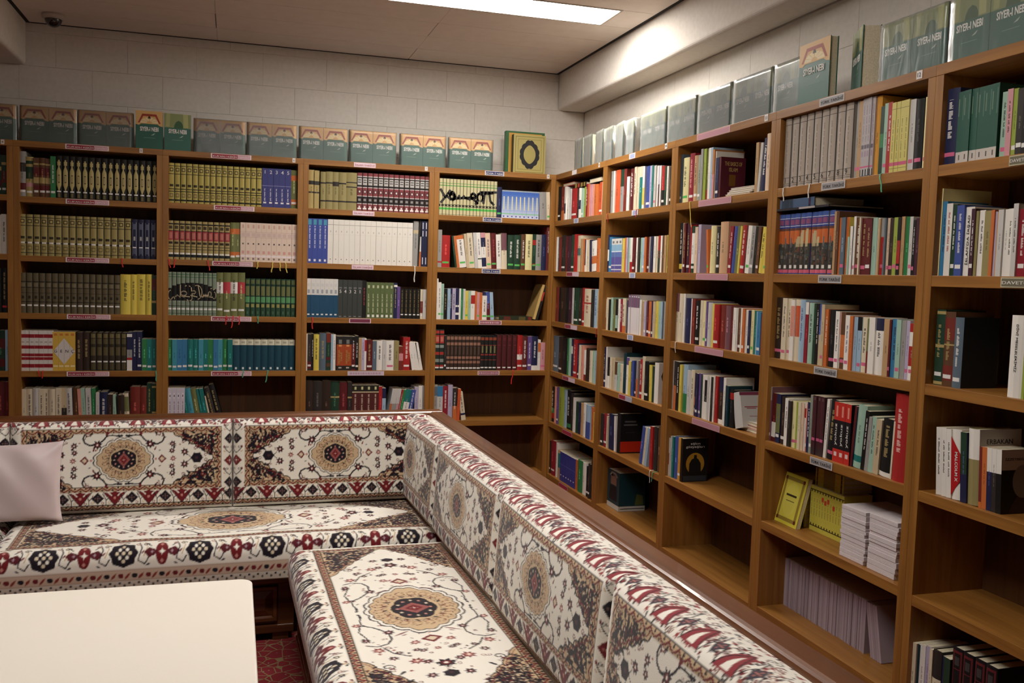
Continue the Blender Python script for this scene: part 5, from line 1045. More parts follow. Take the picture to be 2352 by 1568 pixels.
for a, n_, back in [(-3.326, 4, 1), (-2.596, 5, 1), (-1.718, 6, 1), (-0.888, 7, 1), (-0.058, 8, 1), (0.762, 9, 0), (1.64, 10, 0), (2.546, 11, 0), (3.418, 12, 0)]:
    t = empty('number_tag', ((a - 0.009, -0.0016, 2.092) if back else (-0.0016, -(a - 0.009), 2.092)), 0 if back else -PI / 2)
    tag(t, 'small white tag numbered %s on the top edge of the bookcases' % CARD[n_], 'tag', 'number tags')
    wt = 0.018 if n_ < 10 else 0.026
    m2 = MB(); m2.box(0, wt, -0.0006, 0.0002, 0, 0.026, lin((222, 216, 212))); m2.build('card', M_print, t, True)
    text_obj('numeral', str(n_), 0.02, M_black_t, t, M_front(wt / 2, -0.0012, 0.013), fit=(None, 0.013))
RIB = "C2 -2443 50 r;C2 -2406 50 r;C2 -2222 60 r;C2 -1927 40 y;C2 -1839 60 y;C2 -1797 50 y;C2 -1763 60 y;C3 -2111 50 r;C3 -2071 70 r;C3 -2035 50 r;C3 -1924 40 g;D2 -950 100 w;D3 -1594 70 r;C4 -2009 40 g;C4 -1861 70 g;B4 -3152 30 r;B4 -3129 40 r;B4 -2512 60 g;E4 -264 90 r;B2 -2703 50 r;G1 918 50 r;G1 1320 40 r;I1 3262 60 g;H1 1921 120 y;H3 1835 50 w;I1 2867 50 w;I1 2696 50 w;G5 1609 60 w;G5 1645 50 g;F3 810 50 r"
M_rib = {k: mat('ribbon_' + k, 0.5, lin(c)) for k, c in dict(r=(200, 44, 40), y=(206, 182, 84), g=(80, 160, 124), w=(214, 208, 196)).items()}
for i, tok in enumerate(RIB.split(';')):
    key, a, L, c = tok.split(); a = int(a) / 1000; L = int(L) / 1000
    back = key[0] in XB; z = rowz(key); rg = random.Random(i)
    near = min(BOOKS[key], key=lambda r: abs((r[0] + r[1]) / 2 - a)); o = near[2]
    pts = [(0.0, 0.024, 0.0016), (0.001, 0.004, 0.0016), (0.002, -0.0026, -0.002)]; dr = rg.uniform(-0.25, 0.25)
    for q in range(1, 6): pts.append((0.002 + dr * L * q / 5 + 0.002 * math.sin(q * 1.7 + i), -0.0035 - 0.0006 * math.sin(q), -0.002 - L * q / 5))
    mb = MB(); wv = 0.0032
    for p_ in pts:
        mb.v += [(p_[0] - wv, p_[1], p_[2]), (p_[0] + wv, p_[1], p_[2]), (p_[0] + wv, p_[1] - 0.0005, p_[2] + 0.0005), (p_[0] - wv, p_[1] - 0.0005, p_[2] + 0.0005)]
    for q in range(len(pts) - 1):
        for e in range(4): mb.f.append((q * 4 + e, q * 4 + (e + 1) % 4, q * 4 + 4 + (e + 1) % 4, q * 4 + 4 + e)); mb.c.append((1, 1, 1))
    me = mb.mesh('ribbon', M_rib[c])
    W = Matrix.Translation((a, 0, z) if back else (0, -a, z)) @ Matrix.Rotation(0 if back else -PI / 2, 4, 'Z')
    B_ = Matrix.LocRotScale(o.location, o.rotation_euler, None)
    me.transform(B_.inverted() @ W)
    q = bpy.data.objects.new('ribbon_bookmark', me); link(q, o)
# ------------------------------------------------------------------ corner sofa, turned one degree against the bookcases
PIV = Vector((-1.2, -1.75, 0)); ANG = math.radians(1.0)
RS = Matrix.Translation(PIV) @ Matrix.Rotation(ANG, 4, 'Z') @ Matrix.Translation(-PIV)
def sofa_place(o, loc, rz=0.0):
    o.location = RS @ Vector(loc); o.rotation_euler = (0, 0, rz + ANG)
RAIL_Z = 0.79
RX0, RX1 = -1.185, -1.122        # right run rail (inner, outer)
RY0, RY1 = -1.70, -1.615         # back run rail (inner, outer)

def rail_profile(w):
    """board with a rounded bead on the cushion side (0) and a square outer edge (w)"""
    p = [(0.004, -0.034), (0.0, -0.026)] + [(-0.004 + 0.006 * (1 - math.cos(a)), -0.018 + 0.012 * math.sin(a)) for a in np.linspace(0, PI / 2, 5)]
    p += [(0.006, -0.004), (0.012, 0.0), (w - 0.003, 0.0), (w, -0.003), (w, -0.034)]
    return p
# back run: along x (local x from 0 at its left end), local y: 0 at the rail's inner edge, positive to the bookcase
LB = 2.75
t = empty('sofa_frame'); tag(t, 'dark wood bench frame of the sofa run before the back bookcases', 'sofa')
sofa_place(t, (RX1 - LB, RY0, 0))
MB().prism([(y_, RAIL_Z + z_) for y_, z_ in rail_profile(RY1 - RY0)], 'x', 0, LB).build('top_rail', M_sofa_y, t)
MB().box(0, LB, 0.02, 0.06, 0.02, RAIL_Z - 0.034).build('back_board', M_sofa, t)
MB().box(0, LB - 0.72, -0.60, 0.02, 0.225, 0.262).build('seat_deck', M_sofa, t, bevel=0.004)
MB().box(0, LB - 0.72, -0.585, -0.555, 0.03, 0.225).build('front_board', M_sofa, t)
MB().prism([(-0.612, 0.232), (-0.618, 0.244), (-0.612, 0.262), (-0.60, 0.262), (-0.60, 0.225)], 'x', 0, LB - 0.72).build('front_moulding', M_sofa, t)
MB().box(0, LB - 0.72, -0.60, -0.55, 0.03, 0.062).build('base_rail', M_sofa, t, bevel=0.004)
def raised_panel(x0, x1, z0, z1, y, parent):
    mb = MB(); a, b, c = 0.0, 0.02, 0.05
    def ring(d, yy): return [(x0 + d, yy, z0 + d), (x1 - d, yy, z0 + d), (x1 - d, yy, z1 - d), (x0 + d, yy, z1 - d)]
    rs = [ring(0, y), ring(0.006, y - 0.012), ring(0.018, y - 0.012), ring(0.024, y - 0.002), ring(0.05, y - 0.010)]
    for r0, r1 in zip(rs[:-1], rs[1:]):
        for i in range(4):
            j = (i + 1) % 4; mb.poly([r0[i], r0[j], r1[j], r1[i]])
    mb.poly(rs[-1])
    me = mb.mesh('raised_panel', M_sofa)
    bm = bmesh.new(); bm.from_mesh(me); bmesh.ops.remove_doubles(bm, verts=bm.verts, dist=1e-5); bm.to_mesh(me); bm.free()
    o = bpy.data.objects.new('raised_panel', me); link(o, parent); return o
for i in range(4): raised_panel(0.06 + i * 0.49, 0.06 + i * 0.49 + 0.44, 0.072, 0.218, -0.586, t)
for x_ in (0.02, 0.95, LB - 0.80): MB().box(x_, x_ + 0.06, -0.59, -0.53, 0, 0.03).build('foot', M_sofa, t)
# right run: along -y from the corner
LR = 3.4
t = empty('sofa_frame'); tag(t, 'dark wood bench frame of the sofa run before the right bookcases', 'sofa')
sofa_place(t, (RX0, RY1, 0), -PI / 2)       # local x = towards the camera, local y = towards the right wall
MB().prism([(y_, RAIL_Z + z_) for y_, z_ in rail_profile(RX1 - RX0)], 'x', (RY1 - RY0) + 0.001, LR).build('top_rail', M_sofa_y, t)
MB().box(0.1, LR, 0.02, 0.06, 0.02, RAIL_Z - 0.034).build('back_board', M_sofa, t)
MB().box(0.80, LR, -0.66, 0.02, 0.225, 0.262).build('seat_deck', M_sofa, t, bevel=0.004)
MB().box(0.80, LR, -0.645, -0.615, 0.03, 0.225).build('front_board', M_sofa, t)
MB().box(0.80, LR, -0.66, -0.61, 0.03, 0.062).build('base_rail', M_sofa, t, bevel=0.004)
for i in range(5): raised_panel(0.84 + i * 0.5, 0.84 + i * 0.5 + 0.46, 0.072, 0.218, -0.646, t)
for x_ in (0.82, 1.9, LR - 0.1): MB().box(x_, x_ + 0.06, -0.65, -0.59, 0, 0.03).build('foot', M_sofa, t)

# ------------------------------------------------------------------ woven pattern, drawn into colour attributes of the cushion meshes
class Canvas:
    def __init__(s, W, H, pp, bg):
        s.W, s.H, s.pp = W, H, pp
        s.nx, s.ny = int(W * pp) + 1, int(H * pp) + 1
        s.a = np.empty((s.ny, s.nx, 3), np.float32); s.a[:] = lin(bg)
    def box(s, x0, x1, y0, y1):
        p = s.pp
        i0, i1 = max(0, int(x0 * p) - 1), min(s.nx, int(x1 * p) + 3); j0, j1 = max(0, int(y0 * p) - 1), min(s.ny, int(y1 * p) + 3)
        if i1 <= i0 or j1 <= j0: return None
        X, Y = np.meshgrid(np.arange(i0, i1) / p, np.arange(j0, j1) / p)
        return i0, i1, j0, j1, X, Y
    def put(s, b, m, c): s.a[b[2]:b[3], b[0]:b[1]][m] = c
    def poly(s, pts, c):
        P = np.array(pts, float); b = s.box(P[:, 0].min(), P[:, 0].max(), P[:, 1].min(), P[:, 1].max())
        if b is None: return
        X, Y = b[4], b[5]; m = np.zeros(X.shape, bool)
        for (x0, y0), (x1, y1) in zip(P, np.roll(P, -1, 0)):
            if y0 == y1: continue
            k = ((y0 > Y) != (y1 > Y)) & (X < (x1 - x0) * (Y - y0) / (y1 - y0) + x0); m ^= k
        s.put(b, m, lin(c))
    def line(s, pts, w, c):
        c = lin(c)
        for (x0, y0), (x1, y1) in zip(pts[:-1], pts[1:]):
            b = s.box(min(x0, x1) - w, max(x0, x1) + w, min(y0, y1) - w, max(y0, y1) + w)
            if b is None: continue
            dx, dy = x1 - x0, y1 - y0; L2 = dx * dx + dy * dy or 1e-9
            t = np.clip(((b[4] - x0) * dx + (b[5] - y0) * dy) / L2, 0, 1)
            s.put(b, (b[4] - x0 - t * dx) ** 2 + (b[5] - y0 - t * dy) ** 2 < (w / 2) ** 2, c)
    def rect(s, x0, x1, y0, y1, c): s.poly([(x0, y0), (x1, y0), (x1, y1), (x0, y1)], c)
    def disc(s, x, y, rx, ry, c): s.poly([(x + rx * math.cos(a), y + ry * math.sin(a)) for a in np.linspace(0, 2 * PI, 15)[:-1]], c)
IV, NV, RD, GO, PKc, LG_ = (238, 232, 220), (30, 22, 32), (112, 26, 32), (204, 176, 140), (198, 138, 126), (218, 202, 174)
def star(cv, x, y, r, c, n=7, r2=0.5, rot=0.0): cv.poly([(x + (r if k % 2 == 0 else r * r2) * math.cos(rot + PI * k / n), y + (r if k % 2 == 0 else r * r2) * math.sin(rot + PI * k / n)) for k in range(2 * n)], c)
def flower(cv, x, y, r, dark=True, rot=0.0):
    star(cv, x, y, r, NV if dark else RD, 7, 0.55, rot); star(cv, x, y, r * 0.62, RD if dark else PKc, 6, 0.5, rot); cv.disc(x, y, r * 0.2, r * 0.2, IV)
def diamond(cv, x, y, rx, ry, c):
    cv.poly([(x - rx, y), (x, y - ry), (x + rx, y), (x, y + ry)], c)
    f = (120, 90, 84) if c == NV else (176, 110, 100)
    for dx, dy in ((0, .35), (0, -.35), (.35, 0), (-.35, 0)): cv.disc(x + dx * rx, y + dy * ry, rx * .12, ry * .12, f)
    cv.disc(x, y, rx * .14, ry * .14, IV if c == RD else f)
def leaf(cv, x, y, L, a, c, w=0.35):
    ca, sa = math.cos(a), math.sin(a)
    cv.poly([(x + t * L * ca - k * sa * L * w, y + t * L * sa + k * ca * L * w) for t, k in ((0, 0), (.3, .5), (.7, .35), (1, 0), (.7, -.35), (.3, -.5))], c)
def spiral(cv, x, y, r, a0, turns, w, c):
    cv.line([(x + r * (1 - .75 * t) * math.cos(a0 + turns * 2 * PI * t), y + r * (1 - .75 * t) * math.sin(a0 + turns * 2 * PI * t)) for t in np.linspace(0, 1, int(12 * abs(turns)) + 3)], w, c)
def chain(cv, x0, y0, x1, y1, w, step):
    """narrow guard band with dark lines, gold ground, red waves and dark buds"""
    hor = abs(x1 - x0) > abs(y1 - y0); L = abs(x1 - x0) if hor else abs(y1 - y0)
    P = (lambda t, o: (x0 + t, y0 + o)) if hor else (lambda t, o: (x0 + o, y0 + t))
    cv.poly([P(0, -w / 2), P(L, -w / 2), P(L, w / 2), P(0, w / 2)], GO)
    n = max(1, int(L / step)); st = L / n
    for i in range(n):
        t = i * st
        cv.line([P(t, -w * .34), P(t + st * .25, -w * .1), P(t + st * .5, w * .3), P(t + st * .75, -w * .1), P(t + st, -w * .34)], w * .27, RD)
        a = P(t + st * .5, -w * .24); star(cv, a[0], a[1], w * .3, NV, 4, .5); a = P(t, w * .22); cv.disc(a[0], a[1], w * .2, w * .2, NV)
    for o, c in ((-w / 2, NV), (w / 2, NV)): cv.line([P(0, o), P(L, o)], .26, c)
def medallion(cv, cx, cy, rx, ry, n=16):
    def sc(k, amp, nn): 
        o = []
        for i in range(nn * 8):
            a = 2 * PI * i / (nn * 8); r = k * (1 + amp * abs(math.sin(a * nn / 2))); tip = 1 + .16 * max(0, math.cos(a) ** 16) 
            o.append((cx + rx * r * tip * math.cos(a), cy + ry * r * math.sin(a)))
        return o
    for k, c in ((1.0, NV), (.965, IV), (.90, NV), (.875, GO)): cv.poly(sc(k, .07, n), c)
    for i in range(n):
        a = 2 * PI * (i + .5) / n; x, y = cx + rx * .74 * math.cos(a), cy + ry * .74 * math.sin(a)
        spiral(cv, x, y, rx * .11, a, 1.0, .2, RD); leaf(cv, cx + rx * .56 * math.cos(a), cy + ry * .56 * math.sin(a), rx * .12, a + .6, NV if i % 2 else RD); cv.disc(cx + rx * .84 * math.cos(a), cy + ry * .84 * math.sin(a), .22, .22, NV)
    for i in range(n * 2):
        a = 2 * PI * (i + .25) / (n * 2); spiral(cv, cx + rx * .62 * math.cos(a), cy + ry * .62 * math.sin(a), rx * .06, a + 2, 1.0, .16, NV); leaf(cv, cx + rx * .68 * math.cos(a), cy + ry * .68 * math.sin(a), rx * .07, a + 1.5, (140, 84, 60)); leaf(cv, cx + rx * .8 * math.cos(a + .1), cy + ry * .8 * math.sin(a + .1), rx * .07, a - 1.2, (92, 60, 50))
    cv.poly([(cx + rx * .47 * (1 + .12 * abs(math.sin(a * 3))) * math.cos(a), cy + ry * .44 * (1 + .12 * abs(math.sin(a * 3))) * math.sin(a)) for a in np.linspace(0, 2 * PI, 49)[:-1]], NV)
    for i in range(12):
        a = 2 * PI * i / 12; cv.disc(cx + rx * .37 * math.cos(a), cy + ry * .35 * math.sin(a), rx * .035, ry * .035, PKc if i % 2 else LG_)
    diamond(cv, cx, cy, rx * .26, ry * .34, (150, 84, 80)); diamond(cv, cx, cy, rx * .15, ry * .2, RD)
def spandrel(cv, x, y, sx, sy, L, H, rg):
    """corner ornament: gold ground with dark and red scrolls inside a scalloped double line"""
    pts = [(0, 0), (L, 0)]; n = 7; edge = []
    for i in range(n * 4 + 1):
        t = i / (n * 4); ex = L * (1 - t) ** 1.25; ey = H * t ** 0.95; wob = .5 * abs(math.sin(t * n * PI))
        edge.append((ex + wob, ey + wob))
    P = lambda q: (x + sx * q[0], y + sy * q[1])
    cv.poly([P((0, 0))] + [P(q) for q in edge], GO)
    for _ in range(int(L * H * .95)):
        u = rg.random(); v = rg.random() * .95
        if u + v > 1: u, v = 1 - u, 1 - v
        q = P((u * L * .9 + .4, v * H * .9 + .4)); k = rg.random()
        if k < .5: leaf(cv, q[0], q[1], rg.uniform(1.2, 2.8), rg.uniform(0, 6.3), NV, .42)
        elif k < .7: leaf(cv, q[0], q[1], rg.uniform(.9, 1.9), rg.uniform(0, 6.3), RD)
        elif k < .85: spiral(cv, q[0], q[1], rg.uniform(.6, 1.1), rg.uniform(0, 6), 1.1, .28, NV)
        else: cv.disc(q[0], q[1], .35, .35, LG_)
    cv.line([P(q) for q in edge], .42, NV); cv.line([P((q[0] - .75, q[1] - .75)) for q in edge], .26, RD)
    for t in (.25, .5, .75): spiral(cv, *P((L * (1 - t) ** 1.25 + 1.2, H * t ** .95 + 1.0)), .8, 0, 1.1, .24, (120, 70, 66))
def sprigs(cv, cx, cy, kx, ky):
    """the scrolling stems and flowers round a medallion, mirrored four ways"""
    for sx in (-1, 1):
        for sy in (-1, 1):
            P = lambda x, y: (cx + sx * x * kx, cy + sy * y * ky)
            cv.line([P(x, y) for x, y in ((6.6, 9.4), (6.0, 9.9), (4.2, 10.0), (2.0, 9.6), (0.6, 9.9))], .5, NV)
            cv.disc(*P(2.0, 9.7), .7, .55, NV); cv.disc(*P(1.0, 9.8), .5, .45, NV)
            cv.line([P(x, y) for x, y in ((6.2, 11.4), (6.6, 9.6), (7.4, 8.4), (8.6, 7.4), (10.2, 6.3), (12.8, 6.1), (14.6, 7.0), (15.4, 8.8), (14.8, 10.4))], .6, NV)
            flower(cv, *P(10.0, 6.2), 2.1, True, .3); star(cv, *P(6.4, 10.6), .9, RD, 5)
            for q in range(5): leaf(cv, *P(15.2 - q * .7, 8.4 + q * .5), 1.1, q + .4, RD if q % 2 else NV)
            spiral(cv, *P(13.4, 10.4), 1.1, 1.0, 1.2, .3, RD); cv.disc(*P(12.2, 10.6), .5, .4, NV)
            leaf(cv, *P(11.6, 3.4), 2.0, 1.2 if sy > 0 else -1.2, RD, .3); leaf(cv, *P(13.2, 3.2), 1.2, .5, NV)
            flower(cv, *P(23.4, 2.5), 1.8, True); cv.line([P(24.6, 1.4), P(26, .3)], .25, NV)
            flower(cv, *P(18.6, 6.0), 1.5, True); flower(cv, *P(18.4, 3.2), 1.4, True); cv.disc(*P(19.2, 4.6), .5, .45, NV)
        P = lambda x, y: (cx + sx * x * kx, cy + y * ky)
        cv.poly([P(13.0, 0), P(14.4, 1.8), P(16.4, 0), P(14.4, -1.8)], RD); cv.poly([P(13.7, 0), P(14.5, 1.0), P(15.6, 0), P(14.5, -1.0)], LG_); cv.disc(*P(12.2, 0), .5, .5, PKc)
        flower(cv, *P(18.9, 0), 1.3, False); cv.disc(*P(28.2, 0), 2.2, 1.9, NV); star(cv, *P(28.2, 0), 2.5, NV, 6, .8); cv.disc(*P(28.0, 0), .7, .6, (70, 40, 50))

def busy(cv, x0, x1, y0, y1, n, rg, sc=1.0):
    """scatter of small leaves, buds and curls that fills the ground of the cloth"""
    for _ in range(n):
        x, y = rg.uniform(x0, x1), rg.uniform(y0, y1); k = rg.random()
        if k < .35: leaf(cv, x, y, sc * rg.uniform(.7, 1.5), rg.uniform(0, 6.3), NV if rg.random() < .5 else RD)
        elif k < .6: cv.disc(x, y, sc * .3, sc * .3, RD if rg.random() < .5 else NV)
        elif k < .85: spiral(cv, x, y, sc * rg.uniform(.5, .9), rg.uniform(0, 6), 1.0, sc * .22, rg.choice([NV, RD, (150, 96, 84)]))
        else: star(cv, x, y, sc * .7, (150, 60, 56), 5, .45)

def paint_back():
    W, H = 104.0, 62.0      # cm of cloth; the front face runs from about y=11.5 to y=46.8, the roll goes on above
    cv = Canvas(W, H, 9, IV); rg = random.Random(5)
    x0, x1 = 16.1, 87.9; y0, y1 = 20.9, 42.2      # field
    for yb in (12.5, 19.9, 43.2): chain(cv, 0 if yb < 13 else x0 - 2, yb, W if yb < 13 else x1 + 2, yb, 1.9, 3.8)
    for xb in (x0 - 1, x1 + 1): chain(cv, xb, 19.0, xb, 44.1, 1.8, 3.8)
    cx, cy = (x0 + x1) / 2, (y0 + y1) / 2
    for sx in (0, 1):
        for sy in (0, 1): spandrel(cv, x1 if sx else x0, y1 if sy else y0, -1 if sx else 1, -1 if sy else 1, 17, 11.2, rg)
    sprigs(cv, cx, cy, 1.0, 1.0); medallion(cv, cx, cy, 9.6, 8.7)
    busy(cv, x0 + 4, x1 - 4, y0 + 1, y1 - 1, 46, rg, .7); medallion(cv, cx, cy, 9.6, 8.7)
    # lower band: alternating diamonds and red palmettes with small sprays
    for i, x in enumerate(np.arange(4.0, 102, 6.4)):
        y = 16.2
        if i % 2 == 0: diamond(cv, x, y, 2.4, 2.4, NV)
        else:
            cv.poly([(x - 4.2, y + 2.6), (x, y - 2.8), (x + 4.2, y + 2.6), (x + 2.4, y + 2.0), (x, y + 2.8), (x - 2.4, y + 2.0)], RD); cv.disc(x, y + .1, .5, .5, PKc); cv.line([(x - 2.8, y + 2.6), (x - 1.2, y + 1.1)], .45, IV); cv.line([(x + 2.8, y + 2.6), (x + 1.2, y + 1.1)], .45, IV); cv.line([(x - 4.4, y + 2.6), (x, y - 3.0), (x + 4.4, y + 2.6)], .26, NV)
        xs_ = x + 3.2
        cv.line([(xs_, y - 2.6), (xs_, y - .8), (xs_ - 1.0, y + 1.4)], .32, NV); cv.line([(xs_, y - .8), (xs_ + 1.2, y + .4)], .3, NV); leaf(cv, xs_ + 1.2, y + .4, 1.1, 1.2, RD); leaf(cv, xs_ - 1.0, y + 1, 1.2, 1.9, NV); spiral(cv, xs_ + 1.3, y - 1.8, .8, 0, 1, .25, GO); spiral(cv, xs_ - 1.2, y - 1.9, .7, 2, 1, .24, (150, 80, 70))
    # side columns
    for xc in (10.6, 93.4):
        for i, yy in enumerate(np.arange(16.2, 46, 4.6)):
            if i % 2 == 1: diamond(cv, xc, yy, 2.4, 2.4, NV if i % 4 == 1 else RD)
            else:
                for s in (-1, 1):
                    cv.line([(xc, yy - 1.6), (xc + s * 1.4, yy - .4), (xc + s * 2.4, yy + .9)], .34, NV); leaf(cv, xc + s * 1.6, yy - 1.2, 1.4, 1.5 - s, GO); cv.disc(xc + s * 2.3, yy + 1.1, .45, .45, RD); spiral(cv, xc + s * 1.3, yy + .8, .7, 0, 1, .24, NV)
    for a_, b_ in ((0, 8.4), (95.6, 104)): cv.rect(a_, b_, 0, 62, (206, 196, 184)); busy(cv, a_, b_, 6, 56, 260, rg, 1.1)
    busy(cv, 9, 95, 45, 58, 520, rg, 1.2)
    # top roll: half flowers of red and grey
    for i, x in enumerate(np.arange(3, 102, 6.0)):
        if i % 2:
            cv.poly([(x - 3.2, 45.4), (x + 3.2, 45.4), (x + 1.8, 50.5), (x, 52.5), (x - 1.8, 50.5)], (140, 52, 58)); cv.poly([(x - 1.2, 45.8), (x + 1.2, 45.8), (x, 50)], IV); cv.line([(x - 3.4, 45.3), (x, 52), (x + 3.4, 45.3)], .3, NV)
        else:
            diamond(cv, x, 48.6, 1.7, 2.2, (66, 58, 68)); cv.line([(x - 2.6, 46), (x - 1.4, 50), (x - 3, 53)], .34, NV); cv.line([(x + 2.6, 46), (x + 1.4, 50), (x + 3, 53)], .34, NV); leaf(cv, x + 2.2, 46.4, 1.6, 2.2, RD); leaf(cv, x - 2.2, 46.4, 1.6, .9, RD)
        spiral(cv, x + 3.0, 48.2, .8, i, 1.1, .28, (120, 80, 80)); leaf(cv, x + 3.0, 50, 1.8, 1.5, NV, .25)
    return cv

def paint_seat():
    W, H = 192.0, 92.0     # y: 0..17 front drop (bottom to top edge), then border, field, back border
    cv = Canvas(W, H, 7, IV); rg = random.Random(9)
    x0, x1 = 22.0, 170.0; y0, y1 = 22.6, 65.0
    for yb in (21.2, 66.4): chain(cv, 18.8, yb, 173.2, yb, 2.6, 3.6)
    for xb in (20.4, 171.6): chain(cv, xb, 20, xb, 67.6, 2.6, 3.6)
    for sx in (0, 1):
        for sy in (0, 1): spandrel(cv, x1 if sx else x0, y1 if sy else y0, -1 if sx else 1, -1 if sy else 1, 34, 22, rg)
    cx, cy = (x0 + x1) / 2, (y0 + y1) / 2
    sprigs(cv, cx, cy, 1.95, 1.75)
    for sx in (-1, 1):
        for fx, fy, r, d in ((48, 0, 3.2, 1), (44, 7, 2.4, 0), (44, -7, 2.4, 0), (55, 5, 1.9, 1), (55, -5, 1.9, 1), (33, 15.5, 2.2, 0), (33, -15.5, 2.2, 0), (25, 18, 1.7, 1), (25, -18, 1.7, 1), (40, 12.5, 1.7, 1), (40, -12.5, 1.7, 1), (12, 19, 1.7, 0), (12, -19, 1.7, 0), (30, 5, 1.8, 0), (30, -5, 1.8, 0), (37, 4, 1.5, 1), (37, -4, 1.5, 1)): flower(cv, cx + sx * fx, cy + fy, r, bool(d))
        for s in (-1, 1):
            cv.line([(cx + sx * 40, cy + s * 8), (cx + sx * 36, cy + s * 12), (cx + sx * 31, cy + s * 14)], .5, NV); cv.line([(cx + sx * 25, cy + s * 17), (cx + sx * 18, cy + s * 19), (cx + sx * 12, cy + s * 18)], .45, NV); leaf(cv, cx + sx * 20, cy + s * 5, 6, s * 1.0, RD, .14); leaf(cv, cx + sx * 50, cy + s * 11, 3.4, s * .7, NV, .3)
            spiral(cv, cx + sx * 46, cy + s * 15, 2.0, 0, 1.2, .45, NV); leaf(cv, cx + sx * 47, cy + s * 15, 2.4, 1, RD)
    busy(cv, x0 + 20, x1 - 20, y0 + 2, y1 - 2, 120, rg, 1.1); medallion(cv, cx, cy, 19.5, 14.5, 18)
    # borders: palmettes all round; the front one hangs down the edge
    def palm(x, y, k, sc=1.0):
        if k == 0:
            cv.disc(x, y, 4.2 * sc, 4.6 * sc, NV); star(cv, x, y, 5.0 * sc, NV, 8, .86)
            for dx, dy in ((0, 2.6), (0, -2.6), (2.2, 0), (-2.2, 0), (1.2, 1.4), (-1.2, 1.4), (1.2, -1.4), (-1.2, -1.4), (0, 0)): cv.disc(x + dx * sc, y + dy * sc, .6 * sc, .7 * sc, LG_ if dx * dy == 0 else IV)
        else:
            cv.disc(x, y, 2.2 * sc, 4.6 * sc, RD)
            for s in (-1, 1):
                cv.poly([(x + s * 6.2 * sc, y), (x + s * 4.4 * sc, y + 1.8 * sc), (x + s * 1.6 * sc, y + .5), (x + s * 1.6 * sc, y - .5), (x + s * 4.4 * sc, y - 1.8 * sc)], (86, 24, 34)); star(cv, x + s * 3.4 * sc, y, .7, (176, 150, 160), 4, .4)
                cv.line([(x + s * 3.6 * sc, y + 2.2), (x + s * 5.4 * sc, y + 4.2)], .4, NV); leaf(cv, x + s * 4 * sc, y - 3.6, 1.9, -.5 if s > 0 else 3.6, NV)
            star(cv, x, y, 1.3, IV, 4, .4); cv.disc(x, y + 3.0 * sc, .6, .6, PKc); cv.disc(x, y - 3.0 * sc, .6, .6, PKc)
    for i, x in enumerate(np.arange(6, 192, 13.0)):
        palm(x, 13.0, i % 2); xm = x + 6.5
        cv.line([(xm - 1.4, 18.4), (xm - .4, 14.5), (xm - 1.6, 10.6), (xm + .6, 9.2), (xm + 1.9, 11.2)], .42, NV); cv.line([(xm + .6, 18.4), (xm + 1.5, 15), (xm + .4, 12)], .38, GO); spiral(cv, xm + 1.0, 16.6, 1.1, 0, 1.1, .36, NV); spiral(cv, xm - 1.5, 16.8, .9, 2, 1.1, .32, (150, 90, 80)); leaf(cv, xm - .6, 12.6, 1.8, .8, RD)
        leaf(cv, x - 2, 18.6, 2.2, .3, RD, .3); leaf(cv, x + 2, 18.6, 2.2, 2.8, NV, .3); cv.disc(x, 18.4, .6, .6, GO)
        palm(x, 74.5, (i + 1) % 2); cv.line([(xm - 1, 70), (xm, 74), (xm - 1, 78)], .4, NV); leaf(cv, xm, 73, 2, .5, RD)
    for xb in (13.0, 179.0):
        for i, yy in enumerate(np.arange(24, 68, 10.2)): palm(xb, yy, i % 2, .8); spiral(cv, xb, yy + 5.2, 1.2, 0, 1.1, .36, NV); leaf(cv, xb + 2, yy + 5, 2, 1.2, RD); leaf(cv, xb - 2, yy + 5, 2, 2.2, RD)
    cv.rect(0, W, 0, 2.6, (216, 208, 192))
    for i, x in enumerate(np.arange(.8, 192, 1.6)): cv.disc(x, 2.4 if i % 2 else 1.5, .42, .42, NV)
    cv.rect(0, W, 3.2, 7.4, (206, 182, 160)); cv.line([(0, 3.2), (W, 3.2)], .4, NV); cv.line([(0, 7.5), (W, 7.5)], .4, RD)
    for i, x in enumerate(np.arange(2, 192, 4.6)):
        cv.disc(x, 5.2, .95, .95, NV if i % 2 else RD); leaf(cv, x + 1.2, 3.8, 3.2, .9, (140, 50, 40), .3)
    return cv

def prof(n, L, wall, r):
    """arc-length samples over: wall, rounded edge, flat, rounded edge, wall -> (position 0..L, height fraction 0..1)"""
    q = PI * r / 2; flat = L - 2 * r; tot = 2 * wall + 2 * q + flat
    s = np.linspace(0, tot, n); pos = np.zeros(n); hgt = np.zeros(n); T = wall + r
    for k, v in enumerate(s):
        m = min(v, tot - v); left = v <= tot / 2
        if m < wall: p, h = 0, m
        elif m < wall + q: a = (m - wall) / r; p, h = r * (1 - math.cos(a)), wall + r * math.sin(a)
        else: p, h = r + (m - wall - q), T
        pos[k] = p if left else L - p; hgt[k] = h / T
    return s, pos, hgt, tot

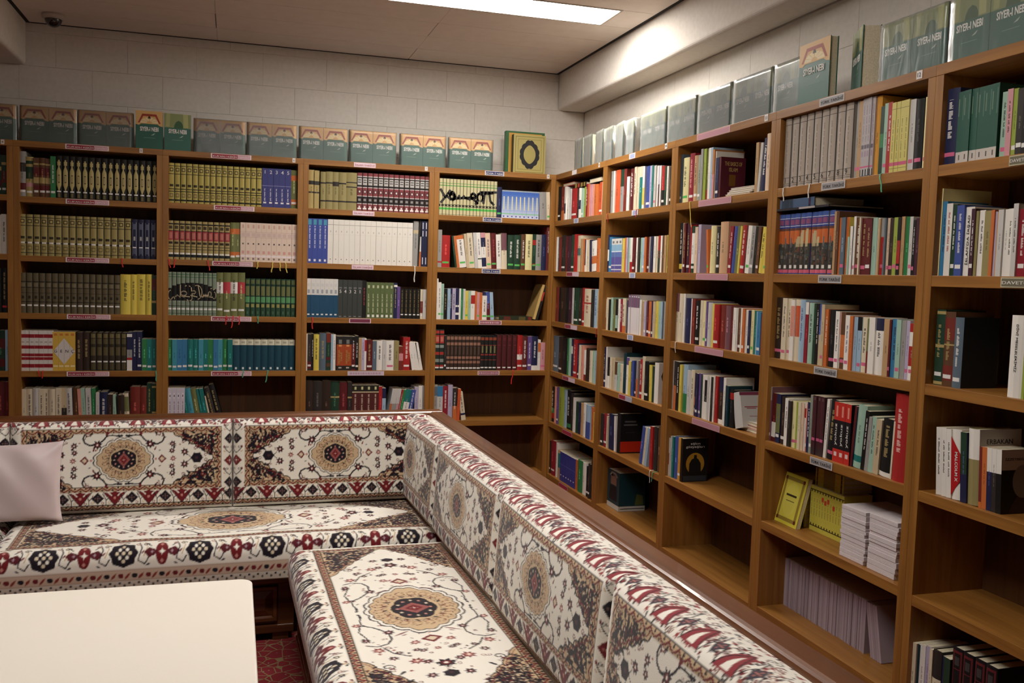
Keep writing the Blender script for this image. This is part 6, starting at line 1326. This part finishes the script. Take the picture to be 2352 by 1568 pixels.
def cushion_mesh(name, cv, Lx, Ly, T, r, res, m, puff, seed, y_shift=0.0):
    """cloth skin wrapped over a block: local x along, local y across (0..Ly), local z up = front of the cushion"""
    wall = T - r
    sx, px, hx, tx = prof(int(Lx * 100 * res), Lx, wall, r); sy, py, hy, ty = prof(int(Ly * 100 * res), Ly, wall, r)
    X, Y = np.meshgrid(px, py); Hh = np.minimum(hx[None, :], hy[:, None])
    U = (px / Lx)[None, :] * np.ones_like(Y); Vv = (py / Ly)[:, None] * np.ones_like(X)
    rs = np.random.RandomState(seed)
    Z = T * Hh
    dome = np.clip(np.sin(PI * np.clip(U, 0, 1)), 0, 1) ** .5 * np.clip(np.sin(PI * np.clip(Vv, 0, 1)), 0, 1) ** .5
    Z = Z + puff * dome
    for _ in range(10):
        a, f, ph = rs.uniform(0, 2 * PI), rs.uniform(6, 26), rs.uniform(0, 6); Z += 0.0011 * dome * np.sin(f * (X * math.cos(a) + Y * math.sin(a)) + ph)
    ny, nx = X.shape
    # slight fullness of the sides
    bul = 0.008 * np.sin(PI * np.clip(Hh, 0, 1))
    X = X + bul * (np.sign(U - .5)) * (hx[None, :] < .999); Y = Y + bul * (np.sign(Vv - .5)) * (hy[:, None] < .999)
    co = np.stack([X, Y, Z], -1).reshape(-1, 3).astype(np.float32)
    # colour: centre the cloth on the pattern (cm)
    cxs = (sx - tx / 2) * 100 + cv.W / 2; cys = (sy) * 100 + y_shift
    ii = np.clip((cxs * cv.pp).astype(int), 1, cv.nx - 2); jj = np.clip((cys * cv.pp).astype(int), 1, cv.ny - 2)
    A = cv.a; sm = (A[np.ix_(jj, ii)] * 2 + A[np.ix_(jj, ii + 1)] + A[np.ix_(jj + 1, ii)] + A[np.ix_(jj, ii - 1)] + A[np.ix_(jj - 1, ii)]) / 6
    colr = np.ones((ny * nx, 4), np.float32); colr[:, :3] = sm.reshape(-1, 3)
    idx = np.arange(ny * nx).reshape(ny, nx)
    q = np.stack([idx[:-1, :-1], idx[:-1, 1:], idx[1:, 1:], idx[1:, :-1]], -1).reshape(-1, 4)
    ring = np.concatenate([idx[0, :], idx[1:, -1], idx[-1, -2::-1], idx[-2:0:-1, 0]])
    me = bpy.data.meshes.new(name)
    nq = len(q); nl = nq * 4 + len(ring)
    me.vertices.add(len(co)); me.vertices.foreach_set('co', co.ravel())
    me.loops.add(nl); me.polygons.add(nq + 1)
    me.loops.foreach_set('vertex_index', np.concatenate([q.ravel(), ring[::-1]]).astype(np.int32))
    me.polygons.foreach_set('loop_start', np.concatenate([np.arange(nq) * 4, [nq * 4]]).astype(np.int32))
    me.update(calc_edges=True)
    me.polygons.foreach_set('use_smooth', np.concatenate([np.ones(nq, bool), [False]]))
    at = me.color_attributes.new('Col', 'FLOAT_COLOR', 'POINT'); at.data.foreach_set('color', colr.ravel())
    me.materials.append(m); me.validate()
    return me

M_velvet = mat_attr('patterned_velvet', 0.9, 0.15, sheen=0.25, bump=0.25, bscale=420)
CB, HB, TB = 0.836, 0.358, 0.125
back_me = cushion_mesh('back_cushion', paint_back(), CB, HB, TB, 0.035, 4.6, M_velvet, 0.018, 1, y_shift=0.0)
SEAT_Z = 0.41
LS, WS, TS = 1.66, 0.655, 0.145
seat_me = cushion_mesh('seat_cushion', paint_seat(), LS, WS, TS, 0.045, 3.6, M_velvet, 0.012, 2, y_shift=0.0)

def put_cushion(name, me, M, label, group):
    o = bpy.data.objects.new(name, me); link(o); o.matrix_world = RS @ M
    return tag(o, label, 'cushion', group)
# back cushions: front of the mesh (local z) looks to the seat, local y runs up
def back_cushion(x, y, facing, lean, label, group):
    # base corner at the seat, leaning onto the rail
    M = Matrix.Translation((x, y, SEAT_Z + 0.004)) @ Matrix.Rotation(facing, 4, 'Z') @ Matrix.Rotation(PI / 2 - lean, 4, 'X')
    return put_cushion('back_cushion', back_me, M, label, group)
ln = math.radians(9)
for i, (x, lab) in enumerate(((-3.762, 'patterned back cushion cut off at the left edge behind the pillow'), (-2.911, 'patterned back cushion behind the pink pillow on the back run'), (-2.058, 'patterned back cushion beside the sofa corner on the back run'))):
    back_cushion(x, -1.755, 0.0, ln, lab, 'back cushions of the sofa')
ln2 = math.radians(4)
for i, (y, lab) in enumerate(((-1.73, 'patterned back cushion deepest in the corner on the right run'), (-2.39, 'second patterned back cushion from the corner on the right run'), (-3.215, 'third patterned back cushion from the corner on the right run'), (-4.045, 'patterned back cushion nearest the camera on the right run'))):
    back_cushion(-1.205, y if i else -1.565, -PI / 2, ln2, lab, 'back cushions of the sofa')
# seat cushions: front edge (local y = 0) towards the room
M = Matrix.Translation((-2.90, -2.362, SEAT_Z - TS)); put_cushion('seat_cushion', seat_me, M, 'long patterned seat cushion under the pink pillow', 'seat cushions of the sofa')
M = Matrix.Translation((-2.90 - LS - 0.008, -2.362, SEAT_Z - TS)); put_cushion('seat_cushion', seat_me, M, 'patterned seat cushion cut off at the left edge of the picture', 'seat cushions of the sofa')
M = Matrix.Translation((-1.872, -2.47, SEAT_Z - TS)) @ Matrix.Rotation(-PI / 2, 4, 'Z') @ Matrix.Diagonal((0.86, 1, 1, 1)); put_cushion('seat_cushion', seat_me, M, 'patterned seat cushion of the right run with its full medallion', 'seat cushions of the sofa')
M = Matrix.Translation((-1.872, -2.47 - LS * 0.86 - 0.008, SEAT_Z - TS)) @ Matrix.Rotation(-PI / 2, 4, 'Z') @ Matrix.Diagonal((0.6, 1, 1, 1)); put_cushion('seat_cushion', seat_me, M, 'patterned seat cushion at the bottom edge of the picture', 'seat cushions of the sofa')

# ------------------------------------------------------------------ pink pillow
M_satin = mat('pink_satin', 0.45, lin((206, 186, 186)), 0.5, sheen=0.3)
def _satin(m):
    tc = nd(m, 'ShaderNodeTexCoord'); nz = nd(m, 'ShaderNodeTexNoise'); nz.inputs['Scale'].default_value = 6; nz.inputs['Detail'].default_value = 3
    bp = nd(m, 'ShaderNodeBump'); bp.inputs['Strength'].default_value = 0.3; bp.inputs['Distance'].default_value = 0.01
    lk(m, tc.outputs['Object'], nz.inputs['Vector']); lk(m, nz.outputs['Fac'], bp.inputs['Height']); lk(m, bp.outputs['Normal'], bsdf(m).inputs['Normal'])
_satin(M_satin)
def pillow_mesh(W, H, T, n=40):
    mb = MB(); u = np.linspace(-1, 1, n)
    for side in (1, -1):
        b = len(mb.v)
        for v in u:
            for w in u:
                e = (max(0, 1 - w * w) * max(0, 1 - v * v)) ** 0.38
                k = 1 - 0.055 * (1 - abs(v) ** 3) * abs(w) ** 8; k2 = 1 - 0.07 * (1 - abs(w) ** 3) * abs(v) ** 8
                wr = 0.004 * math.sin(9 * w + 5 * v) * e + 0.005 * math.sin(14 * (w - v)) * max(0, abs(w * v) - .25)
                mb.v.append((W / 2 * w * k, -side * (T / 2 * e + wr), H / 2 * v * k2))
        for j in range(n - 1):
            for i in range(n - 1): mb.f.append((b + j * n + i, b + j * n + i + 1, b + (j + 1) * n + i + 1, b + (j + 1) * n + i)); mb.c.append((1, 1, 1))
    me = mb.mesh('pillow', M_satin, smooth=True)
    bm = bmesh.new(); bm.from_mesh(me); bmesh.ops.remove_doubles(bm, verts=bm.verts, dist=1e-5); bmesh.ops.recalc_face_normals(bm, faces=bm.faces); bm.to_mesh(me); bm.free()
    return me
o = bpy.data.objects.new('throw_pillow', pillow_mesh(0.46, 0.315, 0.13)); link(o)
o.location = (-2.932, -1.965, SEAT_Z + 0.165); o.rotation_euler = (math.radians(-14), math.radians(-1), ANG)
tag(o, 'pale pink satin pillow leaning on the patterned cushions at the left', 'pillow')

# ------------------------------------------------------------------ white table
t = empty('table', (-2.55, -4.42, 0)); tag(t, 'plain white table with rounded corners in the foreground', 'table')
def rounded(x0, x1, y0, y1, r, n=6):
    P = []
    for cx, cy, a0 in ((x1 - r, y1 - r, 0), (x0 + r, y1 - r, 90), (x0 + r, y0 + r, 180), (x1 - r, y0 + r, 270)):
        P += [(cx + r * math.cos(math.radians(a0 + 90 * k / n)), cy + r * math.sin(math.radians(a0 + 90 * k / n))) for k in range(n + 1)]
    return P
MB().prism(rounded(-0.53, 0.53, -0.7, 0.7, 0.03), 'z', 0.692, 0.72).build('table_top', M_table, t, bevel=0.004, seg=3)
for sx in (-1, 1):
    for sy in (-1, 1): MB().box(sx * 0.46 - 0.02, sx * 0.46 + 0.02, sy * 0.62 - 0.02, sy * 0.62 + 0.02, 0, 0.692).build('leg', M_metal, t, bevel=0.003)
for sx in (-1, 1): MB().box(sx * 0.46 - 0.012, sx * 0.46 + 0.012, -0.6, 0.6, 0.65, 0.692).build('apron_rail', M_metal, t)
for sy in (-1, 1): MB().box(-0.448, 0.448, sy * 0.62 - 0.012, sy * 0.62 + 0.012, 0.65, 0.692).build('apron_rail', M_metal, t)
